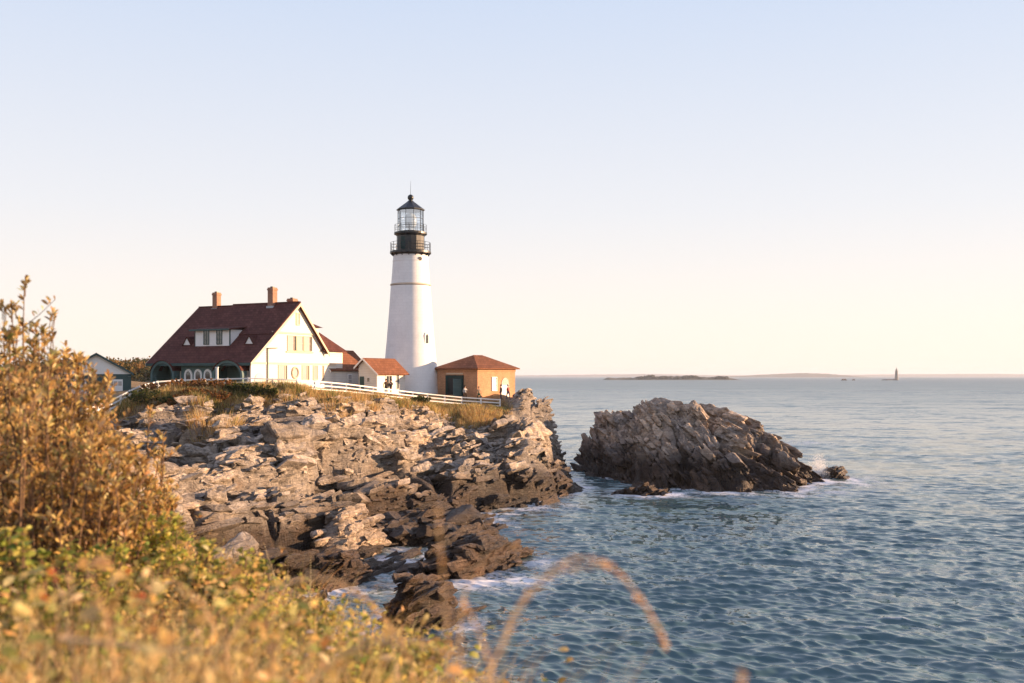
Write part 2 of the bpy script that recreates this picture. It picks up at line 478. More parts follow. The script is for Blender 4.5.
CTRL = [(p.x, p.y, p.z - 1.0) for p in FENCE[::1]]
for px, py, Y in [(170, 396, 89), (200, 392, 90), (250, 389, 90), (300, 391, 91), (340, 394, 95), (380, 398, 101), (420, 402, 107), (460, 406, 110.5), (490, 406, 112),
                  (200, 425, 83), (200, 470, 72), (200, 520, 60), (230, 560, 52), (160, 470, 72), (110, 460, 70), (60, 440, 70),
                  (250, 405, 87), (250, 445, 80), (250, 500, 66), (262, 560, 54), (280, 600, 47.5),
                  (330, 415, 90), (330, 465, 80), (330, 515, 70), (330, 565, 60), (325, 595, 54),
                  (400, 410, 101), (400, 445, 93), (400, 480, 84), (400, 520, 75), (405, 548, 69),
                  (450, 422, 107), (450, 460, 97), (450, 498, 86), (450, 528, 77),
                  (500, 428, 108), (505, 455, 100), (498, 500, 88), (500, 525, 79),
                  (525, 399, 117), (535, 409, 114), (545, 445, 104), (530, 462, 98), (548, 470, 100), (545, 508, 90),
                  (555, 444, 108), (548, 414, 119), (470, 478, 92), (500, 468, 95), (530, 457, 99), (553, 452, 103), (545, 516, 89.5), (562, 506, 97), (521, 523, 85.5)]:
    p = at(px, py, Y); CTRL.append(tuple(p))
CTRL += [(-12.4, 122, 9.9), (-4.5, 119, 9.6), (0, 124, 9.4), (-26, 101, 10.7), (-38, 107, 10.7), (-20, 113, 10.5), (-15, 113, 10.2), (-46, 106, 10.0),
         (4.0, 122, 5.5), (7.3, 112, -1.5), (7.8, 120, -2.5), (5.0, 96, -1.2), (7, 130, -3), (1, 140, 3), (-20, 150, 9), (-60, 150, 10), (-100, 120, 10), (-140, 100, 11),
         (3, 84, -2.5), (0, 74, -2.2), (-4, 66, -.6), (-8, 58, -.9), (-8.5, 50, -2.5), (-10, 44, -1.5), (10, 100, -5), (8, 80, -6), (2, 60, -6), (-2, 45, -6),
         (14, 118, -5), (14, 140, -5), (-18, 44, 3.2), (-26, 46, 6.5), (-45, 50, 8.5), (-80, 60, 10), (-16, 52, 1.2), (-12.5, 52, -.3)]
CTRL = np.array(CTRL)


def solve_rbf(C):
    n = len(C)
    d = np.hypot(C[:, None, 0] - C[None, :, 0], C[:, None, 1] - C[None, :, 1])
    A = np.zeros((n + 3, n + 3)); A[:n, :n] = d - np.eye(n) * .2
    A[:n, n] = 1; A[:n, n + 1:] = C[:, :2]; A[n, :n] = 1; A[n + 1:, :n] = C[:, :2].T
    return np.linalg.solve(A, np.concatenate([C[:, 2], np.zeros(3)]))


WR = solve_rbf(CTRL)


def rbf(X, Y):
    s = X.shape; x, y = X.ravel(), Y.ravel()
    z = WR[-3] + WR[-2] * x + WR[-1] * y
    for (cx, cy, _), w in zip(CTRL, WR): z = z + w * np.hypot(x - cx, y - cy)
    return z.reshape(s)


BANK = [(2.6, -20), (1.9, 0), (1.0, 3.0), (-.3, 5.5), (-1.9, 8.0), (-3.6, 10.5), (-7.2, 16), (-14, 28), (-24, 42), (-40, 55)]
BX = np.array([b[0] for b in BANK]); BY = np.array([b[1] for b in BANK])


def bank_h(X, Y):
    d = (X - np.interp(Y, BY, BX)) * .72
    z0 = 10.55 - .035 * np.clip(Y, 0, 40) + .12 * fbm(X * .4, Y * .4, 5, 3) + .02 * np.clip(-X - 4, 0, 12)
    return z0 - 1.15 * np.log1p(np.exp(np.clip((d + .2) * 3, -30, 30))) / 3 * (1 + .35 * np.clip(d, 0, 3))


def base_h(X, Y):
    h = np.clip(rbf(X, Y), -8, 12.2)
    return h


def rock_mask(X, Y):
    fy = np.interp(X, FX, FY)
    D = fy - Y + 1.8 * fbm(X * .25, Y * .25, 55, 3)
    m = sst(1.5, 5.5, D)
    m = np.maximum(m, sst(-1.2, 1.5, X))
    return m


OCTS = [(6.0, 1.5, 1.7), (2.6, .95, 1.9), (1.2, .2, 2.0)]
STRIKE = R(62)


def soil_mask(X, Y):
    fy = np.interp(X, FX, FY)
    return (1 - sst(3.2, 7.5, (fy - Y) * (1 - .42 * sst(-18, -29, X)) + 2.6 * fbm(X * .22, Y * .3, 56, 3))) * (1 - sst(-1.5, .8, X))


def nonuni(segs):
    out = []
    for a, b, d in segs: out.append(np.arange(a, b, d))
    return np.unique(np.concatenate(out + [np.array([segs[-1][1]])]))


xs = nonuni([(-170, -60, 4.0), (-60, -40, .6), (-40, -26, .2), (-26, 9, .1), (9, 16, .5)])
ys = nonuni([(-30, 0, 2.0), (0, 16, .3), (16, 44, .6), (44, 112, .11), (112, 122, .2), (122, 200, 3.0)])
GX, GY = np.meshgrid(xs, ys)
Hb = base_h(GX, GY)
rm = rock_mask(GX, GY)
det, CRK = rock_detail(GX, GY, 3, STRIKE, OCTS, dip=1.65)
def blur(A, kx, ky):
    for ax, k in ((1, kx), (0, ky)):
        c = np.cumsum(np.pad(A, [(k + 1, k) if q == ax else (0, 0) for q in (0, 1)], mode='edge'), axis=ax)
        A = (np.take(c, range(2 * k + 1, c.shape[ax]), ax) - np.take(c, range(0, c.shape[ax] - 2 * k - 1), ax)) / (2 * k + 1)
    return A


det = blur(blur(det, 4, 4), 3, 3)
near = sst(44, 50, GY + .3 * np.abs(GX))
front_ = np.where(GX > -1, 20, np.interp(GX, FX, FY) - GY)
amp = rm * sst(2.5, 15, front_) * (0.55 + .45 * sst(-2, 5, Hb)) * np.where(Hb < -1, .6, 1)
H = Hb + det * amp * near - CRK * 1.5 * sst(4, 9, front_) * rm * near * sst(-1.5, .5, Hb) + (1 - rm) * .18 * fbm(GX * .6, GY * .6, 8, 3)
H -= .7 * sst(3.5, 6.5, GX)
# outcrop on the seaward corner by the engine house
H += .1 * np.exp(-(((GX - 1.2) / 1.6) ** 2 + ((GY - 116.5) / 2.2) ** 2)) * rm
bk = bank_h(GX, GY)
isb = bk > H
H = np.maximum(H, bk)
veg = np.where(isb & (GY < 40), 1.0, soil_mask(GX, GY))
veg = np.maximum(veg, sst(.05, .3, fbm(GX * .13, GY * .13, 77, 3)) * sst(6.6, 8.5, Hb) * .8 * (1 - sst(-6, -1, GX)))
# lean the scarps a little so that ledges overhang
lean = .08 * rm * near
PXs = GX + lean * vnoise(GX * .9, H * 1.1, 21) + lean * .6 * vnoise(GY * 1.7, H * 1.9, 22)
PYs = GY + lean * vnoise(GY * .9, H * 1.1, 23)
def hgrid(X, Y):
    i = np.clip(np.searchsorted(xs, X), 0, len(xs) - 1); j = np.clip(np.searchsorted(ys, Y), 0, len(ys) - 1)
    return H[j, i]


def rock_keep(X, Y, Z, rng, s):
    fy = np.interp(X, FX, FY)
    i = np.clip(np.searchsorted(xs, X), 0, len(xs) - 1); j = np.clip(np.searchsorted(ys, Y), 0, len(ys) - 1)
    ok = (X < 7.0 - 1.7 * s) & ((X > -18) | (fy - Y > 3.5 + 5.5 * sst(-20, -30, X))) & (CRK[j, i] < .22 + .4 * (s < .5)) & (rock_mask(X, Y) > .7 + .25 * rng.uniform(0, 1, len(X))) & (Z > -1.2) & (Y > 46)
    return ok & ((fy - Y > (3.5 + 2.2 * s + 1.5 * vnoise(X * .3, Y * .3, 71))) | (X > -1.0))


BED_A = (math.cos(STRIKE), math.sin(STRIKE), .02)
dl = R(33); rgt = Vector((math.sin(STRIKE), -math.cos(STRIKE), 0))
BED_N = (-rgt.x * math.sin(dl), -rgt.y * math.sin(dl), math.cos(dl))
SPEC = [(300, 1.2, 2.1, 10), (1300, .7, 1.2, 7), (1300, .6, 1.2, 0), (2500, .36, .7, 4), (7500, .34, .7, 0), (26000, .14, .36, 0)]
BV, BQ, BO, BT = scatter_blocks(hgrid, (-40, 8), (46, 122), SPEC, BED_A, BED_N, 51, rock_keep)
nv = PXs.size; tone = np.concatenate([np.full(nv, .8), scatter_blocks.tone])
V0 = np.stack([PXs.ravel(), PYs.ravel(), H.ravel()], 1)
me = mesh_np('headland', np.concatenate([V0, BV]), [grid_faces(len(xs), len(ys))] + [q + nv for q in BQ + BO + BT], {'veg': np.concatenate([veg.ravel(), np.zeros(len(BV))]), 'tone': tone})
land = link_mesh('terrain', me, ROCK); tag(land, 'rocky headland of grey and tan ledges with dry soil along its top', kind='structure')


def ground(x, y):
    X, Y = np.array([[float(x)]]), np.array([[float(y)]])
    return float(max(base_h(X, Y)[0, 0], bank_h(X, Y)[0, 0]))


from bisect import bisect_left


def mesh_h(x, y):
    i = min(max(bisect_left(xs, x), 0), len(xs) - 1); j = min(max(bisect_left(ys, y), 0), len(ys) - 1)
    return float(H[j, i])


# ------------------------------------------------------------------ rock islet and outlying rocks
def islet_h(X, Y):
    # crest polyline with half widths: an asymmetrical ridge falling to the right
    z = np.full_like(X, -4.0)
    for cx, cy, rx, ry, hh, pw in [(17.6, 121, 5.2, 13, 8.0, 2.6), (20.6, 120, 6.0, 13, 8.2, 2.6), (24.4, 119, 5.6, 12, 7.2, 2.6), (28.6, 118, 5.5, 11, 5.6, 2.0), (31.2, 118, 5.0, 8, 3.7, 1.7),
                                   (14.0, 127, 5.0, 13, 6.2, 2.8), (13.8, 136, 3.2, 9, 4.8, 2.6), (34.0, 118, 2.2, 2.2, 1.5, 1.5), (22, 107, 4.0, 5, 2.9, 1.8), (27.5, 108, 4.6, 4.4, 2.4, 1.8), (16.5, 111, 4, 5.5, 4.6, 2.0)]:
        q = np.hypot((X - cx) / rx, (Y - cy) / ry)
        z = np.maximum(z, hh * (1 - q ** pw) - .3 * (q > 1))
    return np.clip(z, -4, 12)


ix = np.arange(4, 42, .1); iy = np.arange(96, 150, .16)
IX, IY = np.meshgrid(ix, iy)
IB = islet_h(IX + 1.2 * fbm(IX * .2, IY * .2, 201, 3), IY + 1.2 * fbm(IX * .2, IY * .2, 202, 3))
idet, ICRK = rock_detail(IX, IY, 103, R(-58), [(4.6, 1.35, 2.2), (2.1, .75, 2.4), (1.1, .2, 2.4)], dip=-1.4)
idet = blur(idet, 2, 1)
IH = IB + idet * sst(-3, 1.5, IB) * (1 - .35 * sst(6.5, 9, IB)) - ICRK * 1.3 * sst(-1, 1, IB)
ln = .25
PX2 = IX + ln * vnoise(IX * .9, IH * 1.1, 31); PY2 = IY + ln * vnoise(IY * .9, IH * 1.1, 32) - .22 * np.clip(IH, 0, 9) * 0
def igrid(X, Y):
    i = np.clip(np.searchsorted(ix, X), 0, len(ix) - 1); j = np.clip(np.searchsorted(iy, Y), 0, len(iy) - 1)
    return IH[j, i]


ISP = [(260, 1.2, 2.2, 9), (900, .7, 1.2, 7), (500, .6, 1.2, 0), (2200, .4, .8, 4), (2200, .4, .8, 0), (7000, .16, .4, 0)]
def isle_side(right):
    def cr(X, Y): return ICRK[np.clip(np.searchsorted(iy, Y), 0, len(iy) - 1), np.clip(np.searchsorted(ix, X), 0, len(ix) - 1)]
    return lambda X, Y, Z, rng, s: (cr(X, Y) < .25 + .4 * (s < .5)) & (X > 9.0) & (X < 35.4) & (Z > -1.2) & (Z < 9.0 - .7 * s) & ((X + .25 * (Y - 119) + 2.5 * vnoise(X * .3, Y * .3, 88) > 22) == right)
itn = []
def keep_tone(r): itn.append(scatter_blocks.tone); return r
parts_ = [keep_tone(scatter_blocks(igrid, (6, 41), (98, 146), ISP, (.20, -.62, -.75), (.80, -.05, .60), 52, isle_side(False), lmax=1.9, out=(-.35, .12))),
          keep_tone(scatter_blocks(igrid, (6, 41), (98, 146), ISP, (.66, -.62, -.42), (.50, .05, .86), 53, isle_side(True), lmax=2.6, out=(-.3, .2)))]
IV, IQ, IO, IT, o_ = [], [], [], [], 0
for v_, q_, a_, t_ in parts_:
    IV.append(v_); IQ += [x + o_ for x in q_]; IO += [x + o_ for x in a_]; IT += [x + o_ for x in t_]; o_ += len(v_)
IV = np.concatenate(IV)
nv = PX2.size
me = mesh_np('islet', np.concatenate([np.stack([PX2.ravel(), PY2.ravel(), IH.ravel()], 1), IV]), [grid_faces(len(ix), len(iy))] + [q + nv for q in IQ + IO + IT], {'tone': np.concatenate([np.full(nv, .8)] + itn)})
isl = link_mesh('rock_islet', me, ROCK_ISLE)
tag(isl, 'large craggy rock islet standing in the sea off the headland', 'rock')


def small_rock(name, c, rx, ry, hgt, seed, label, rot=0.0, res=.09, dip=1.2, group=None, pw=1.7):
    ax = np.arange(-rx * 1.3, rx * 1.3, res); ay = np.arange(-ry * 1.3, ry * 1.3, res)
    AX, AY = np.meshgrid(ax, ay)
    q = np.hypot(AX / rx, AY / ry)
    B = hgt * (1 - q ** pw)
    dt = rock_detail(AX + seed * 13.1, AY, seed, R(60) - rot, [(2.2, hgt * .42, 1.6), (.9, .12, 2.0)], dip=dip)[0]
    Hh = B + blur(dt, 3, 3) * sst(-.8, .6, B)
    Hh = np.maximum(Hh, -1.6)
    def hf(X, Y):
        return Hh[np.clip(((Y - ay[0]) / res).astype(int), 0, len(ay) - 1), np.clip(((X - ax[0]) / res).astype(int), 0, len(ax) - 1)]
    ar = rx * ry
    f = Matrix.Rotation(-rot, 3, 'Z')
    SV, SQ, SO, ST = scatter_blocks(hf, (-rx, rx), (-ry, ry), [(int(4 + ar * 3), .6, 1.1, 6), (int(ar * 22), .32, .6, 3), (int(ar * 50), .14, .32, 0)], f @ Vector(BED_A), f @ Vector(BED_N), seed + 500, lambda X, Y, Z, rng, s: Z > -.8)
    nv = AX.size
    me = mesh_np(name, np.concatenate([np.stack([AX.ravel(), AY.ravel(), Hh.ravel()], 1), SV]), [grid_faces(len(ax), len(ay))] + [q + nv for q in SQ + SO + ST], {'tone': np.concatenate([np.full(nv, .85), scatter_blocks.tone])})
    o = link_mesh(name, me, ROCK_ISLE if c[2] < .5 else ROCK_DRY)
    o.location = c; o.rotation_euler = (0, 0, rot)
    return tag(o, label, 'rock', group)


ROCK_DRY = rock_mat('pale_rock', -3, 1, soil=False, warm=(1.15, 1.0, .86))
small_rock('sea_rock', (13.2, 101.5, -.25), 3.0, 1.3, .95, 41, 'low dark rock awash in front of the craggy islet')
small_rock('sea_rock', (37.5, 117.3, -.3), 1.7, 1.2, 1.5, 47, 'small dark rock off the seaward tip of the islet beside the bursting spray', rot=R(-35))
small_rock('shore_rock', (-3.0, 62.5, -.4), 4.6, 2.6, 2.2, 42, 'long tilted slab of rock at the foot of the headland ringed by water', rot=R(48))
small_rock('shore_rock', (-4.4, 48.5, -.4), 1.9, 1.6, 2.0, 43, 'jagged dark rock standing in the water just beyond the foreground bank', rot=R(70), pw=2.2)
small_rock('shore_rock', (-11.2, 66.5, 1.2), 2.6, 1.5, 2.0, 44, 'big pale sunlit block of rock low on the headland face', rot=R(58), pw=2.4)
small_rock('shore_rock', (-10.2, 57.5, .3), 1.9, 1.2, 1.5, 45, 'sunlit rock block at the water edge below the big pale block', rot=R(58), pw=2.4)


# ------------------------------------------------------------------ sea
ang = nonuni([(-180, -60, 4.0), (-60, -36, .8), (-36, 36, .085), (36, 60, .8), (60, 180, 4.0)])[:-1]
rad = [4.0]
while rad[-1] < 60000:
    r = rad[-1]
    k = .05 if r < 28 else (.0023 if r < 130 else .0040) if r < 240 else .008 if r < 700 else .06 if r < 4000 else .2
    rad.append(r * (1 + k))
rad = np.array(rad)
T, RR = np.meshgrid(R(1) * ang, rad)
SX, SY = RR * np.sin(T), RR * np.cos(T)
step = np.gradient(rad)[:, None] * np.ones_like(RR)
fine = ((np.abs(T) < R(36.5)) & (RR > 28)).astype(float)
SZ = np.zeros_like(SX); DX = np.zeros_like(SX); DY = np.zeros_like(SX)
rw = np.random.default_rng(5)
lam = np.concatenate([np.geomspace(.42, 4.2, 84), np.array([6.1, 8.3, 11.1, 14.7])])
sel = (np.abs(T) < R(37)) & (RR > 26) & (RR < 800)
xs_, ys_, st_ = SX[sel], SY[sel], step[sel]
zz = np.zeros_like(xs_); dx_ = np.zeros_like(xs_); dy_ = np.zeros_like(xs_)
grp = .82 + .8 * fbm(xs_ * .03, ys_ * .018, 301, 4)
for l in lam:
    th = R(248) + rw.normal(0, R(30)); k = 2 * math.pi / l
    a = .036 / k * (1.35 if l < 1.2 else .9 if l < 2.0 else .6 if l < 3 else .42)
    ph = rw.uniform(0, 6.28)
    f = sst(2.0, 4.0, l / st_)
    w = k * (xs_ * math.cos(th) + ys_ * math.sin(th)) + ph + .5 * vnoise(xs_ / (l * 3), ys_ / (l * 3), int(l * 100))
    zz += a * f * np.cos(w); dx_ -= .65 * a * f * math.cos(th) * np.sin(w); dy_ -= .65 * a * f * math.sin(th) * np.sin(w)
SZ[sel] = zz * grp; DX[sel] = dx_ * grp; DY[sel] = dy_ * grp
foam = np.zeros_like(SX)
hs = np.full_like(xs_, -9.0)
q = (ys_ < 175) & (xs_ < 48)
hl = np.full_like(xs_, -9.0)
hl[q] = np.maximum(rbf(xs_[q], ys_[q]), islet_h(xs_[q], ys_[q]))
for (cx, cy, rr_) in [(-3, 62.5, 4.8), (-4.4, 48.5, 2.2), (13.2, 101.5, 3.0)]:
    hl = np.maximum(hl, 1.2 * (1 - (np.hypot(xs_ - cx, ys_ - cy) / rr_) ** 2))
fo = sst(-2.4, .1, hl) * (.5 + 1.3 * fbm(xs_ * .35, ys_ * .35, 401, 4))
# surf on the seaward toe of the islet, and a breaking crest beyond it
for cx, cy, rx, ry, s in [(35, 110.5, 9, 4.4, .8), (26, 101.0, 10, 4.0, .85), (39, 117, 5, 5.0, 1.0), (-2, 56, 5, 4, .45), (-6, 60, 3, 5, .4), (4.5, 91, 3, 5, .5), (52.5, 178, 6, 9, .8), (15, 99.5, 6, 2, .5), (40, 104, 16, 3, .25)]:
    g = np.exp(-(((xs_ - cx) / rx) ** 2 + ((ys_ - cy) / ry) ** 2))
    fo += g * s * (.55 + 1.3 * fbm(xs_ * .4, ys_ * .3, 402, 4))
crest = sst(.10, .20, zz) * sst(.02, .35, fbm(xs_ * .05, ys_ * .09, 403, 3)) * .75
foam[sel] = np.clip(np.maximum(fo, crest), 0, 1)
nT, nR = len(ang), len(rad)
i = np.arange((nR - 1) * nT); r_, c_ = i // nT, i % nT
sf = np.stack([r_ * nT + c_, (r_ + 1) * nT + c_, (r_ + 1) * nT + (c_ + 1) % nT, r_ * nT + (c_ + 1) % nT], 1)
sf = sf[:, ::-1]
me = mesh_np('sea', np.stack([(SX + DX).ravel(), (SY + DY).ravel(), SZ.ravel()], 1), [sf], {'foam': foam.ravel(), 'wind': (.06 + .28 * sst(4.0, 8.0, np.log(RR))).ravel()})   # rougher, wind-ruffled water offshore
m, nt, out = nodes('sea_water')
tc = N(nt, 'TexCoord').outputs['Object']
p = N(nt, 'BsdfPrincipled', Roughness=.09, IOR=1.333)
fa = N(nt, 'Attribute', attribute_name='foam').outputs['Fac']
fr_ = noise(nt, tc, 1.3, 6, .6, 1.6)
fn = math_(nt, 'SUBTRACT', .78, math_(nt, 'MULTIPLY', math_(nt, 'ABSOLUTE', math_(nt, 'SUBTRACT', fr_, .5)), 2.6))
ff = math_(nt, 'MULTIPLY', fa, ramp(nt, math_(nt, 'ADD', fn, math_(nt, 'MULTIPLY', fa, .35)), [(.60, (0, 0, 0)), (.90, (1, 1, 1))]))
wc = ramp(nt, noise(nt, tc, .02, 3), [(.35, (.055, .108, .118)), (.7, (.075, .135, .142))])
c = mixc(nt, ff, wc, (.74, .74, .76))
nt.links.new(c, p.inputs['Base Color'])
nt.links.new(math_(nt, 'ADD', N(nt, 'Attribute', attribute_name='wind').outputs['Fac'], math_(nt, 'MULTIPLY', ff, .5)), p.inputs['Roughness'])
mp = N(nt, 'Mapping'); mp.inputs['Rotation'].default_value = (0, 0, R(-12)); mp.inputs['Scale'].default_value = (.5, 1.0, 1); nt.links.new(tc, mp.inputs[0])
def slopes(scale, k):
    t = N(nt, 'TexNoise', Scale=scale, Detail=3, Roughness=.6); nt.links.new(mp.outputs[0], t.inputs['Vector'])
    a = nt.nodes.new('ShaderNodeVectorMath'); a.operation = 'SUBTRACT'; nt.links.new(t.outputs['Color'], a.inputs[0]); a.inputs[1].default_value = (.5, .5, .5)
    m_ = nt.nodes.new('ShaderNodeVectorMath'); m_.operation = 'MULTIPLY'; nt.links.new(a.outputs[0], m_.inputs[0]); m_.inputs[1].default_value = (k, k * 1.3, 0); return m_.outputs[0]
def vadd(a_, b_):
    v_ = nt.nodes.new('ShaderNodeVectorMath'); v_.operation = 'ADD'; nt.links.new(a_, v_.inputs[0]); nt.links.new(b_, v_.inputs[1]); return v_.outputs[0]
gn = N(nt, 'NewGeometry')
nn = vadd(vadd(vadd(gn.outputs['Normal'], slopes(1.3, .45)), slopes(.22, .45)), vadd(slopes(.05, .4), slopes(.55, .45)))
vn = nt.nodes.new('ShaderNodeVectorMath'); vn.operation = 'NORMALIZE'; nt.links.new(nn, vn.inputs[0]); nt.links.new(vn.outputs[0], p.inputs['Normal'])
nt.links.new(p.outputs[0], out.inputs[0])
sea = link_mesh('sea', me, m, smooth=True); tag(sea, 'rippled blue grey sea reaching the horizon', kind='structure')


# ------------------------------------------------------------------ building helpers
def window(parent, face, u, z0, w, h, d, frame='white', pane='pane', bars=(1, 1), t=.09, name='window'):
    """face: ('x', value, sign) or ('y', value, sign): the wall plane the window sits on; u runs along the other axis"""
    ax, val, sg = face

    def bx(mb, u0, u1, a, b, zz0, zz1):
        (mb.box(val + sg * a, val + sg * b, u0, u1, zz0, zz1) if ax == 'x' else mb.box(u0, u1, val + sg * a, val + sg * b, zz0, zz1))
    f = MB()
    bx(f, u - w / 2, u - w / 2 + t, -.03, d, z0, z0 + h); bx(f, u + w / 2 - t, u + w / 2, -.03, d, z0, z0 + h)
    bx(f, u - w / 2 + t, u + w / 2 - t, -.03, d, z0 + h - t, z0 + h); bx(f, u - w / 2 + t, u + w / 2 - t, -.03, d + .03, z0, z0 + t)
    for k in range(1, bars[0]):
        uu = u - w / 2 + w * k / bars[0]; bx(f, uu - .025, uu + .025, .0, d - .015, z0 + t, z0 + h - t)
    for k in range(1, bars[1]):
        zz_ = z0 + h * k / bars[1]; bx(f, u - w / 2 + t, u + w / 2 - t, .002, d - .02, zz_ - .025, zz_ + .025)
    o = f.build(name, M[frame], parent)
    g = MB(); bx(g, u - w / 2 + t, u + w / 2 - t, -.02, d * .35, z0 + t, z0 + h - t); g.build('pane', M[pane], o)
    return o


def slab(mb, pts, t):
    """roof sheet from coplanar corner points, thickened downward along its normal"""
    P = [Vector(p) for p in pts]; n = (P[1] - P[0]).cross(P[2] - P[0]).normalized()
    if n.z < 0: n = -n
    return mb.prism([p - n * t for p in P], n * t)


# ------------------------------------------------------------------ lighthouse
LX, LY = (410.6 - 512) / FPX * 122, 122.0
lz = ground(LX, LY) - .6
lh = empty('lighthouse', (LX, LY, 0), label='tall white conical lighthouse tower with black lantern gallery', cat='lighthouse')
tw = MB(); tw.lathe([(3.62, lz), (3.50, 10.2), (3.22, 13), (2.90, 16.5), (2.62, 20), (2.42, 23.0)], 64)
tower = tw.build('tower', M['tower'], lh, True)
tw = MB(); tw.lathe([(2.36, 23.25), (2.22, 25.2), (2.10, 26.9)], 64); tw.build('upper_tower', M['tower'], lh, True)
tw = MB(); tw.lathe([(2.40, 23.05), (2.49, 23.08), (2.49, 23.24), (2.36, 23.28)], 64); tw.build('string_course', M['ochre'], lh, True)
tw = MB(); tw.lathe([(2.16, 25.98), (2.2, 26.0), (2.2, 26.08), (2.15, 26.1)], 48); tw.build('string_course', M['tower'], lh, True)
dk = MB(); dk.lathe([(2.12, 26.75), (2.35, 26.95), (2.52, 27.0), (2.52, 27.22), (1.7, 27.24)], 48)
for k in range(16):
    a = 2 * math.pi * k / 16
    dk.bar((2.09 * math.sin(a), -2.09 * math.cos(a), 26.66), (2.4 * math.sin(a), -2.4 * math.cos(a), 26.95), .09, .1)
dk.build('gallery', M['black'], lh)
wr = MB(); wr.lathe([(1.76, 27.22), (1.78, 27.35), (1.70, 27.4), (1.70, 29.1), (1.80, 29.2), (1.80, 29.3)], 16, R(8)); wr.build('watch_room', M['black'], lh)
dr = MB(); a = R(-25); dr.bar((1.62 * math.sin(a), -1.62 * math.cos(a), 27.4), (1.62 * math.sin(a), -1.62 * math.cos(a), 28.9), .7, .3); dr.build('door', M['green'], lh)
ug = MB(); ug.lathe([(1.75, 29.2), (2.02, 29.34), (2.02, 29.55), (1.5, 29.56)], 32); ug.build('upper_gallery', M['black'], lh)


def railing(rad_, z0, h, n, rails, name='railing', mat='black', th=.035):
    b = MB()
    for k in range(n):
        a = 2 * math.pi * k / n
        b.tube([(rad_ * math.sin(a), -rad_ * math.cos(a), z0), (rad_ * math.sin(a), -rad_ * math.cos(a), z0 + h)], th, 6)
    for z in rails:
        pts = [(rad_ * math.sin(2 * math.pi * k / 40), -rad_ * math.cos(2 * math.pi * k / 40), z0 + z) for k in range(41)]
        b.tube(pts, th * .7, 5)
    b.build(name, M[mat], lh)


railing(2.44, 27.2, 1.1, 14, (.4, .75, 1.1))
railing(1.95, 29.55, .95, 12, (.5, .95), th=.025)
NS, PH = 10, R(20)
def lpt(r, k, z): a = PH + 2 * math.pi * k / NS; return (r * math.sin(a), -r * math.cos(a), z)
fr = MB()
for k in range(NS):
    fr.bar(lpt(1.55, k, 29.55), lpt(1.55, k, 32.35), .06, .06)
    for z in (29.62, 30.35, 31.25, 32.3): fr.bar(lpt(1.55, k, z), lpt(1.55, k + 1, z), .04, .045 if 30 < z < 32 else .14)
fr.build('lantern_frame', M['black'], lh)
for k in range(NS):
    g = MB(); g.add([lpt(1.53, k, 29.6), lpt(1.53, k + 1, 29.6), lpt(1.53, k + 1, 32.3), lpt(1.53, k, 32.3)], [(0, 1, 2, 3)]); g.build('lantern_pane', M['glass'], lh)
ls = MB(); ls.lathe([(.3, 29.6), (.3, 30.1), (.55, 30.2), (.72, 30.6), (.76, 31.0), (.72, 31.4), (.5, 31.8), (.2, 31.95)], 24); ls.build('lens', M['lens'], lh, True)
rf = MB(); rf.lathe([(1.2, 32.25), (1.74, 32.3), (1.74, 32.40), (1.0, 32.95), (.45, 33.35), (.3, 33.5)], NS, PH); rf.build('lantern_roof', M['black'], lh)
vb = MB(); vb.lathe([(.2, 33.4), (.2, 33.55), (.34, 33.7), (.38, 33.88), (.33, 34.08), (.15, 34.22), (.1, 34.24)], 20); vb.build('vent_ball', M['black'], lh, True)
rd = MB(); rd.tube([(0, 0, 34.2), (0, 0, 35.9)], [.028, .012], 6); rd.build('lightning_rod', M['black'], lh)


def tower_r(z): return float(np.interp(z, [10.2, 13, 16.5, 20, 23.0, 23.25, 25.2, 26.9], [3.50, 3.22, 2.90, 2.62, 2.42, 2.36, 2.22, 2.10]))


for (ph, z, w, h, kind) in [(R(48), 15.9, .36, 1.25, 0), (R(38), 26.2, .0, .22, 1)]:
    r = tower_r(z + h / 2); d = Vector((math.sin(ph), -math.cos(ph), 0)); s_ = Vector((math.cos(ph), math.sin(ph), 0))
    b = MB()
    if kind == 0:
        b.prism([d * (r - .15) + s_ * x + Vector((0, 0, zz_)) for x, zz_ in [(-w, z - .1), (w, z - .1), (w, z + h - .25), (w * .55, z + h + .1), (-w * .55, z + h + .1), (-w, z + h - .25)]], d * .2)
        o = b.build('tower_window', M['tower'], lh)
        b = MB(); b.prism([d * (r + .04) + s_ * x + Vector((0, 0, zz_)) for x, zz_ in [(-w * .55, z + .05), (w * .55, z + .05), (w * .55, z + h - .3), (0, z + h - .05), (-w * .55, z + h - .3)]], d * .03)
        b.build('pane', M['pane'], o)
    else:
        b.tube([d * (r - .1) + Vector((0, 0, z)), d * (r + .06) + Vector((0, 0, z))], .24, 16); b.build('porthole', M['black'], lh)

# ------------------------------------------------------------------ keeper's house
BETA = R(27)
L, D = 13.44, 13.9
dirx = Vector((math.cos(BETA), -math.sin(BETA), 0)); diry = Vector((math.sin(BETA), math.cos(BETA), 0))
HC = Vector((-26.2, 100.0, 10.6))
ORG = HC - dirx * L
house = empty('keepers_house', ORG, -BETA, label='large white gabled house with steep dark red roof and two tall chimneys', cat='house')
EZ, RZ, RY = 2.75, 9.2, 7.1
PD = 1.7
wl = MB()
wl.prism([(.0, PD, -1.5), (.0, D, -1.5), (.0, D, 4.2), (.0, 11.7, 4.2), (.0, RY, 8.95), (.0, PD, 4.25)], (L - .2, 0, 0))
wl.build('wall', M['teal_wall'], house)
wl = MB()   # lit gable end, white clapboard
wl.prism([(L - .2, -.02, -1.5), (L - .2, D + .02, -1.5), (L - .2, D + .02, 4.25), (L - .2, 11.75, 4.25), (L - .2, RY, 8.97), (L - .2, -.02, EZ + .0)], (.2, 0, 0))
wl.build('gable_wall', M['clap'], house)
